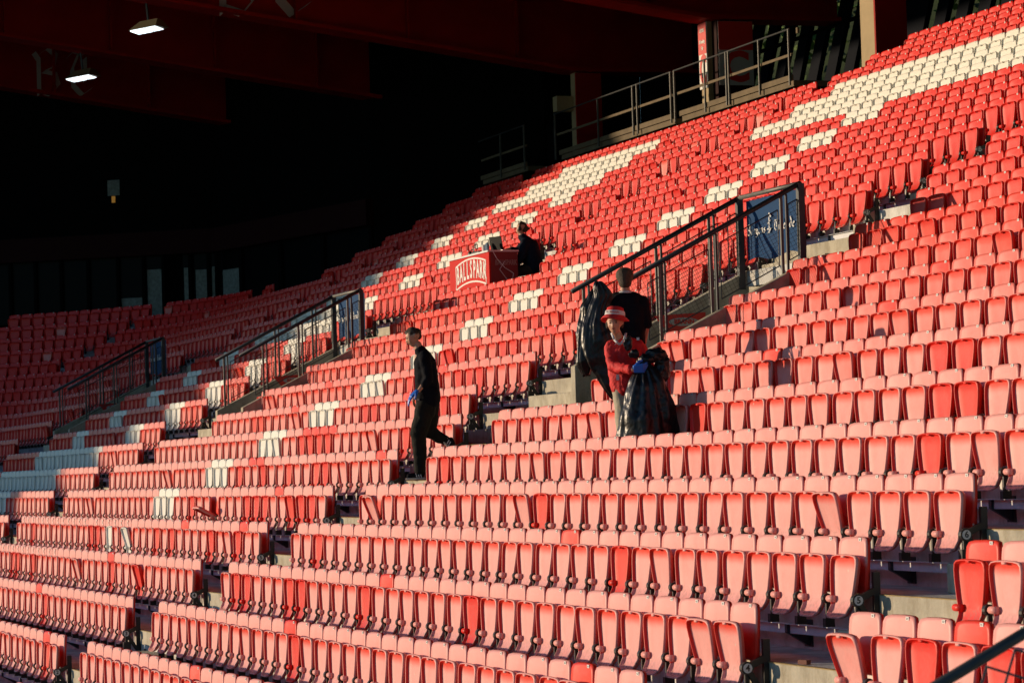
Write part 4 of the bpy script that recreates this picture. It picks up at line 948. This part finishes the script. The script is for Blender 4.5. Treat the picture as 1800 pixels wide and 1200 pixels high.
def bin_bag(loc, pts, label, seed, lean=(0, 0)):
    """pts: (height, half width, half depth, x offset)"""
    t = thing('bin_bag', label, 'bag', loc, VR); rr = random.Random(seed); n = 72; ph = [rr.uniform(0, 6.28) for _ in range(8)]
    mb = MB(); v = []; m = len(pts); K = 30
    hs = [p[0] for p in pts]
    for j in range(K+1):
        h = hs[0]+(hs[-1]-hs[0])*j/K
        wx, wy, ox = [np.interp(h, hs[::1] if hs[0] < hs[-1] else hs[::-1], [p[q] for p in (pts if hs[0] < hs[-1] else pts[::-1])]) for q in (1, 2, 3)]
        tt_ = j/K
        for i in range(n):
            a = 2*PI*i/n
            am = .5+.5*math.sin(2*a+ph[7]+3*tt_)
            fold = (.02+.10*tt_)*am*math.sin(11*a+ph[0]+2.6*math.sin(3.7*tt_+ph[1]+a))+(.01+.02*tt_)*(1-am)*math.sin(19*a+ph[2]+5*tt_*math.sin(a))+.06*math.sin(4*a+ph[3]+5*tt_)+.05*math.sin(3*a+8*tt_+ph[4])+.025*math.sin(6*a-13*tt_+ph[5])
            k_ = 1+fold
            v.append((ox+wx*k_*math.cos(a), wy*k_*math.sin(a), h+.012*math.sin(7*a+ph[6])+.01*math.sin(3*a+5*tt_)))
    f = [(j*n+i, j*n+(i+1) % n, (j+1)*n+(i+1) % n, (j+1)*n+i) for j in range(K) for i in range(n)]+[tuple(range(n-1, -1, -1)), tuple(K*n+i for i in range(n))]
    mb.add(v, f); o = mb.build('plastic_film', BAG, t, True); sb_ = o.modifiers.new('sub', 'SUBSURF'); sb_.levels = 1; sb_.render_levels = 2; wrinkle(o, .050, .26); wrinkle(o, .007, .05); return t
def youth():
    s = 1/168.7; X0, Z0 = 1111.6, 836.4; k = lambda px, py, y=0: ((px-X0)*s, y, (Z0-py)*s)
    O = Vector((5.45, 6.37, tread(8)+.002))
    t = thing('person', 'youth in red football shirt and red bucket hat holding a black bin bag', 'person', O, VR)
    hc = k(1089, 569, -.03); face = (-.22, -1, .0)
    hs, f, u, sd = head(None, hc, face, (-.05, 0, 1), .98)
    
    segs = hs+[(k(1091, 583, .0), .050, k(1098, 603, .03), .058), (k(1098, 612, .03), .085, k(1105, 680, .02), .105), (k(1080, 612, .0), .055, k(1083, 644, -.14), .044), (k(1083, 644, -.14), .04, k(1116, 652, -.42), .028), (k(1132, 612, .05), .052, k(1146, 640, .0), .042), (k(1146, 640, .0), .04, k(1150, 655, -.15), .028),
               (k(1100, 690), .08, k(1101, 770), .058), (k(1101, 770), .056, k(1102, 829), .04), (k(1116, 690, .03), .08, k(1118, 770, .03), .058), (k(1118, 770, .03), .056, k(1119, 829, .03), .04)]
    caps('body', segs, SKIN, t, .011, 5); face_parts(t, hc, f, u, sd, .98)
    sh = caps('shirt', [(k(1096, 602, .03), .075, k(1120, 606, .05), .078), (k(1084, 610, .0), .085, k(1128, 610, .05), .085), (k(1103, 622, .02), .150, k(1106, 676, .0), .155), (k(1092, 622, .0), .115, k(1098, 676, .0), .125), (k(1118, 622, .03), .115, k(1115, 674, .02), .13),
                        (k(1080, 612, .0), .072, k(1083, 644, -.13), .062), (k(1083, 644, -.13), .062, k(1111, 651, -.385), .046), (k(1132, 612, .05), .070, k(1146, 640, .0), .060), (k(1146, 640, .0), .055, k(1150, 652, -.12), .045)], SHIRTR, t, .011, 4)
    wrinkle(sh, .03, .07)
    MB().pipe([k(1083, 585, -.055), k(1087, 597, -.11), k(1096, 606, -.135), k(1104, 598, -.105), k(1108, 586, -.04)], .013, 8).build('collar', WHITEC, t, True)
    tr = caps('trousers', [(k(1100, 684), .12, k(1116, 684, .03), .12), (k(1099, 690), .105, k(1101, 775), .082), (k(1101, 775), .08, k(1102, 824), .07), (k(1117, 690, .03), .105, k(1118, 775, .03), .082), (k(1118, 775, .03), .08, k(1119, 824, .03), .07)], BEIGET, t, .013, 4); wrinkle(tr, .02, .1)
    MB().ell(k(1100, 832, -.05), .055, .13, .05).build('shoe', CLOTHK, t, True); MB().ell(k(1120, 832, .0), .055, .13, .05).build('shoe', CLOTHK, t, True)
    MB().box(k(1088, 668, -.155), tuple(Vector(k(1093, 658, -.150)))).build('hem_patch', WHITEC, t)
    MB().box(k(1126, 599, -.085), tuple(Vector(k(1131, 594, -.083)))).build('crest', WHITEC, t)
    m = MB(); m.beam(k(1087, 606, -.135), k(1093, 600, -.140), .008, .012, 0, (0, 1, 0)); m.build('chest_mark', WHITEC, t)
    # bucket hat
    hat = MB(); c = Vector(hc)+Vector((.0, .015, .050)); tl = Matrix.Rotation(-.10, 3, 'X') @ Matrix.Rotation(.10, 3, 'Y')
    prof = [(0, .135), (.06, .132), (.086, .118), (.098, .06), (.103, .032), (.128, .014), (.148, -.008), (.146, -.014), (.124, .007), (.098, .026), (.094, .045)]
    n = 32; v = []
    for r_, z in prof:
        for i in range(n):
            a = 2*PI*i/n; wv = 1+.04*math.sin(3*a+1)*(r_ > .11); v.append(c+tl @ Vector((r_*math.cos(a)*wv, r_*math.sin(a)*1.06*wv, z+(.012*math.sin(2*a+.5) if r_ > .11 else 0))))
    hat.add(v, [(j*n+i, j*n+(i+1) % n, (j+1)*n+(i+1) % n, (j+1)*n+i) for j in range(len(prof)-1) for i in range(n)]); ho = hat.build('bucket_hat', HATR, t, True)
    bd = MB(); v = []
    for r_, z in ((.1055, .038), (.1000, .084)):
        for i in range(n):
            a = 2*PI*i/n; v.append(c+tl @ Vector((r_*math.cos(a)*1.02, r_*math.sin(a)*1.085, z)))
    bd.add(v, [(i, (i+1) % n, n+(i+1) % n, n+i) for i in range(n)]); bd.build('hat_band', WHITEC, ho, True)
    me = text_mesh('SK BRANN', .030, .0008, .0005); link('lettering', me, BRED, ho, c+tl @ Vector((-.030, -.1115, .060)), (PI/2+.1, .08, -.28))
    caps('hair', [(Vector(hc)+Vector((-.075, .02, .01)), .022, Vector(hc)+Vector((-.078, .02, -.03)), .016), (Vector(hc)+Vector((.075, .03, .01)), .022, Vector(hc)+Vector((.075, .03, -.03)), .016), (Vector(hc)+Vector((0, .06, .02)), .06, Vector(hc)+Vector((0, .07, -.04)), .04)], HAIRL, t, .008, 3)
    hand(t, k(1117, 651, -.43), (.9, -.25, .05), (.1, .25, -.95), 1.15, GLOVE, 'glove', 1.15)
    hand(t, k(1150, 655, -.15), (.1, -.5, -.85), (1, 0, 0), 1.0, GLOVE)
    B = bin_bag(O-Vector((-Rv.y, Rv.x, 0))*.36, [(.02, .14, .10, .16), (.10, .27, .17, .16), (.35, .31, .20, .155), (.60, .285, .20, .16), (.80, .235, .17, .17), (.95, .185, .14, .18), (1.06, .13, .10, .17), (1.14, .08, .06, .14), (1.20, .06, .05, .12)], 'large black bin bag full of litter held by the youth in red', 5)
    # loose flaps of film above the grip
    fl = MB(); rr = random.Random(2)
    fl.ell((.27, .02, 1.24), .13, .07, .07, 16, 10).ell((.17, .0, 1.20), .09, .06, .06, 16, 10).ell((-.01, .05, 1.36), .05, .025, .08, 14, 10).ell((.33, .04, 1.10), .09, .07, .16, 14, 10).ell((.05, .02, 1.26), .06, .025, .05, 14, 10)
    o = fl.build('loose_film', BAG, B, True); wrinkle(o, .05, .06); sbs = o.modifiers.new('sub', 'SUBSURF'); sbs.levels = 2; sbs.render_levels = 2
    o.modifiers.move(1, 0)
youth()
def second_man():
    s = 1/155.6; X0, Z0 = 1107, 768.2; k = lambda px, py, y=0: ((px-X0)*s, y, (Z0-py)*s)
    O = Vector((2.95, 7.30, tread(9)+.002))
    t = thing('person', 'man in a black T-shirt seen from behind with light brown hair', 'person', O, VR)
    hc = k(1107, 491, 0); face = (-.12, 1, -.15)
    hs, f, u, sd = head(None, hc, face, (0, 0, 1), .98)
    segs = hs+[(k(1107, 505, -.02), .055, k(1107, 520, -.03), .064), (k(1107, 530, -.02), .09, k(1107, 600), .11), (k(1078, 532, .0), .06, k(1063, 572, -.05), .047), (k(1063, 572, -.05), .043, k(1066, 540, .12), .030), (k(1137, 532, .0), .06, k(1142, 575, .0), .047), (k(1142, 575, .0), .04, k(1138, 605, .15), .03),
               (k(1098, 625), .10, k(1098, 690), .065), (k(1098, 690), .06, k(1098, 762), .045), (k(1118, 625), .10, k(1118, 690), .065), (k(1118, 690), .06, k(1118, 762), .045)]
    caps('body', segs, SKIN, t, .012, 5)
    h = Vector(hc)
    caps('hair', [(h+Vector((-.012, -.02, .045)), .092, h+Vector((.012, -.02, .045)), .092), (h+Vector((0, -.03, .03)), .090, h+Vector((0, -.040, -.03)), .078), (h+Vector((-.045, -.01, .07)), .045, h+Vector((.045, 0, .075)), .045), (h+Vector((.02, .03, .09)), .04, h+Vector((-.02, .04, .085)), .035), (h+Vector((0, -.045, -.03)), .055, h+Vector((0, -.045, -.055)), .045)], HAIRL, t, .008, 2)
    MB().ell(k(1107, 514, -.02), .082, .080, .026, 18, 8).build('shirt_collar', WHITEC, t, True)
    sh = caps('t_shirt', [(k(1092, 524, -.01), .075, k(1122, 524, -.01), .075), (k(1104, 521, -.02), .080, k(1110, 521, -.02), .080), (k(1098, 530, -.03), .110, k(1116, 530, -.03), .110), (k(1088, 528), .08, k(1126, 528), .08), (k(1082, 532, .0), .088, k(1132, 532, .0), .088), (k(1095, 545, -.01), .135, k(1097, 622), .13), (k(1120, 545, -.01), .135, k(1119, 622), .13), (k(1107, 540), .13, k(1107, 622), .13), (k(1079, 533, .0), .082, k(1069, 556, -.03), .072), (k(1136, 533, .0), .082, k(1142, 570, .0), .07)], CLOTHK, t, .012, 4); wrinkle(sh, .022, .1)
    tr = caps('trousers', [(k(1097, 628), .13, k(1119, 628), .13), (k(1098, 640), .11, k(1098, 758), .08), (k(1118, 640), .11, k(1118, 758), .08)], NAVYC, t, .014, 4); wrinkle(tr, .02, .1)
    MB().ell(k(1098, 763, .05), .055, .13, .05).build('shoe', CLOTHK, t, True); MB().ell(k(1120, 763, .05), .055, .13, .05).build('shoe', CLOTHK, t, True)
    hand(t, k(1067, 543, .10), (-.15, .25, .95), (1, .1, 0), 1.2, GLOVE)
    hand(t, k(1138, 605, .15), (-.3, .8, -.3), (1, 0, 0), 1.0, GLOVE)
    bag = bin_bag(O-Vector((-Rv.y, Rv.x, 0))*.12, [(.44, .03, .03, -.15), (.55, .09, .06, -.19), (.76, .145, .08, -.27), (1.05, .17, .09, -.33), (1.30, .14, .08, -.34), (1.48, .10, .06, -.30), (1.60, .11, .06, -.24), (1.70, .09, .05, -.28), (1.76, .03, .03, -.30)], 'half empty black bin bag hanging from the T-shirt man\'s glove', 8)
    b2 = bin_bag(O+Vector((-Rv.y, Rv.x, 0))*.15, [(.70, .05, .06, -.46), (.85, .10, .08, -.47), (1.2, .09, .08, -.46), (1.5, .09, .07, -.40), (1.62, .10, .07, -.32), (1.70, .05, .04, -.30)], 'second crumpled black bin bag behind the first one at the railing', 9)
second_man()
walking_man()
def seated_man():
    s = 1/97.3; X0, Z0 = 947, 523.9; k = lambda px, py, y=0: ((px-X0)*s, y, (Z0-py)*s)
    O = Vector((-17.0, 13.05, 6.64-(508-438)*s+.02)); 
    Q = CAM+Vector((0, 0, 0))
    hc_shift = 0
    t = thing('person', 'seated man in a navy jacket with black headphones working at the red desk', 'person', (-16.85, 13.12, 5.80), VR)
    hc = k(921, 401, 0); face = (-1, .45, -.15)
    hs, f, u, sd = head(None, hc, face, (0, 0, 1), 1.0)
    segs = hs+[(k(921, 412), .055, k(925, 424), .06), (k(930, 428), .09, k(940, 465), .11), (k(928, 425, -.14), .055, k(918, 452, -.2), .045), (k(918, 452, -.2), .04, k(906, 472, -.16), .028), (k(926, 424, .15), .055, k(912, 436, .22), .042), (k(912, 436, .22), .04, k(900, 434, .2), .028),
               (k(940, 468, -.08), .09, k(896, 478, -.10), .065), (k(896, 478, -.10), .06, k(890, 500, -.08), .05), (k(940, 468, .08), .09, k(900, 474, .12), .065), (k(900, 474, .12), .06, k(896, 500, .12), .05)]
    caps('body', segs, SKIN, t, .012, 5); face_parts(t, hc, f, u, sd)
    h = Vector(hc)
    caps('hair', [(h+Vector((.015, 0, .05)), .080, h+Vector((.05, -.01, .0)), .070), (h+u*.085, .04, h+u*.07+f*.05, .035), (h+Vector((.10, -.02, .01)), .03, h+Vector((.12, -.02, .0)), .03)], HAIRB, t, .008, 2)
    hp = thing_part('headphones', t, hc, (0, 0, 0))
    MB().ell(sd*(-.092), .034, .030, .042, 12, 8).ell(sd*.092, .034, .030, .042, 12, 8).build('ear_cup', BLACKP, hp, True)
    band = [(sd*math.cos(a)*.098+u*math.sin(a)*.125) for a in [PI*i/10 for i in range(11)]]
    MB().pipe(band, .014, 8).build('headband', BLACKP, hp, True)
    j = caps('jacket', [(k(924, 418), .072, k(930, 430), .11), (k(926, 428, -.12), .085, k(930, 428, .12), .085), (k(934, 434), .165, k(940, 468), .19), (k(935, 434, -.07), .15, k(941, 466, -.07), .165), (k(922, 416), .080, k(928, 424), .11), (k(926, 427, -.17), .095, k(918, 452, -.22), .078), (k(918, 452, -.22), .074, k(908, 468, -.18), .055), (k(926, 425, .16), .075, k(912, 437, .22), .058), (k(912, 437, .22), .055, k(904, 435, .2), .045)], NAVYC, t, .013, 4); wrinkle(j, .03, .1)
    tr = caps('trousers', [(k(942, 470, -.08), .12, k(898, 480, -.10), .085), (k(898, 480, -.10), .082, k(892, 505, -.08), .07), (k(942, 470, .08), .12, k(902, 476, .12), .085), (k(902, 476, .12), .08, k(898, 505, .12), .07)], TROUD, t, .013, 4)
    hand(t, k(906, 472, -.16), (-.5, 0, -.85), (.2, 1, 0), .6, SKIN, 'hand'); hand(t, k(900, 434, .2), (-1, 0, -.1), (0, 1, 0), .5, SKIN, 'hand')
    MB().ell(k(888, 512, -.1), .12, .05, .045).build('shoe', CLOTHK, t, True)
    c = thing('office_chair', 'black folding chair carrying the seated man and a bag', 'chair', (-16.45, 13.30, tread(15)+.003), VR)
    MB().box((-.28, -.22, .42), (.22, .22, .47)).build('seat', BLACKP, c, bevel=.01); MB().box((.22, -.22, .42), (.26, .22, .8)).build('backrest', BLACKP, c, bevel=.01)
    for x in (-.24, .20):
        for y in (-.2, .2): MB().box((x-.015, y-.015, 0), (x+.015, y+.015, .42)).build('leg', BLACKP, c)
    b = thing('backpack', 'black backpack on the chair behind the seated man', 'bag', (-16.55, 13.75, 6.28), VR); MB().ell((0, 0, 0), .26, .17, .15, 16, 10).ell((.16, 0, .03), .16, .13, .12, 14, 10).build('fabric', CLOTHK, b, True)
seated_man()
# ------------------------------------------------------------------ small litter and oddments
def oddments():
    t = thing('red_flag', 'crumpled red flag hanging over faded pink seats at the lower left', 'flag', (-13.75, 4.85, 1.30))
    m = MB(); n, K = 10, 12; v = []
    for j in range(K+1):
        q = j/K; wd = .02+.19*q
        for i in range(n+1):
            a = i/n-.5; v.append((a*wd*1.9-.22*q, -.75-.08*q-a*wd*.8+.03*math.sin(i*1.9+q*5)*q, -.78*q+.95*0))
    m.add(v, [(j*(n+1)+i, j*(n+1)+i+1, (j+1)*(n+1)+i+1, (j+1)*(n+1)+i) for j in range(K) for i in range(n)]); o = m.build('cloth', HATR, t, True); sd_ = o.modifiers.new('thick', 'SOLIDIFY'); sd_.thickness = .006
    for k, (x, y, c, lab, cat) in enumerate(((17.6, 7*D-.25, WHITEC, 'crumpled dark and white wrapper on the ledge under the row of seats', 'litter'), (18.25, 7*D-.22, WHITEC, 'white paper cup lying under the seats at the right edge', 'cup'))):
        t = thing('litter' if k == 0 else 'paper_cup', lab, cat, (x, y, tread(7)+.004))
        if k == 0: o = MB().ell((0, 0, .03), .10, .06, .03, 12, 8).build('wrapper', CLOTHK, t, True); wrinkle(o, .06, .05); MB().ell((.03, -.02, .05), .05, .03, .02, 8, 6).build('foil', WHITEC, t, True)
        else: MB().tube((0, 0, .04), (.0, .12, .05), .045, 12, 0, .035).build('cup_body', WHITEC, t)
    t = thing('broken_chip', 'brown wood scrap on the concrete ledge beside the end plate four', 'litter', (15.95, 5*D-.72, tread(5)+.004)); MB().box((0, 0, 0), (.09, .04, .03), 0, .3).build('scrap', mat('scrap_brown', (.16, .05, .03), .8), t)
oddments()
def scraps():
    rr = random.Random(77); kinds = (('paper_scrap', 'white paper scrap', WHITEP, 'paper'), ('plastic_cup', 'clear crushed plastic cup', GREYP, 'cup'), ('food_wrapper', 'red and white food wrapper', BRED, 'wrapper'))
    spots = [(15.95, 4, 'on the ledge beside end plate four'), (16.1, 5, 'on the ledge beside end plate five'), (17.3, 6, 'near end plate six'), (-1.6, 7, 'on the step by the walking man'), (-.7, 6, 'on the step below the walking man'), (-3.0, 9, 'on the steps left of the bin bags'), (16.9, 4, 'at the foot of the right steps'), (-2.0, 5, 'on the lower middle steps'), (17.5, 5, 'under the red seat pan at the right')]
    for k, (x, r, wh) in enumerate(spots):
        nm, lb, m, c = kinds[k % 3]; t = thing(nm, '%s %s' % (lb, wh), c, (x, r*D-.55+rr.uniform(-.1, .15), tread(r)+.004), rr.uniform(0, 3))
        o = MB().ell((0, 0, .022), .05+rr.random()*.03, .035, .02, 10, 8).build('crumple', m, t, True); wrinkle(o, .04, .04)
scraps()
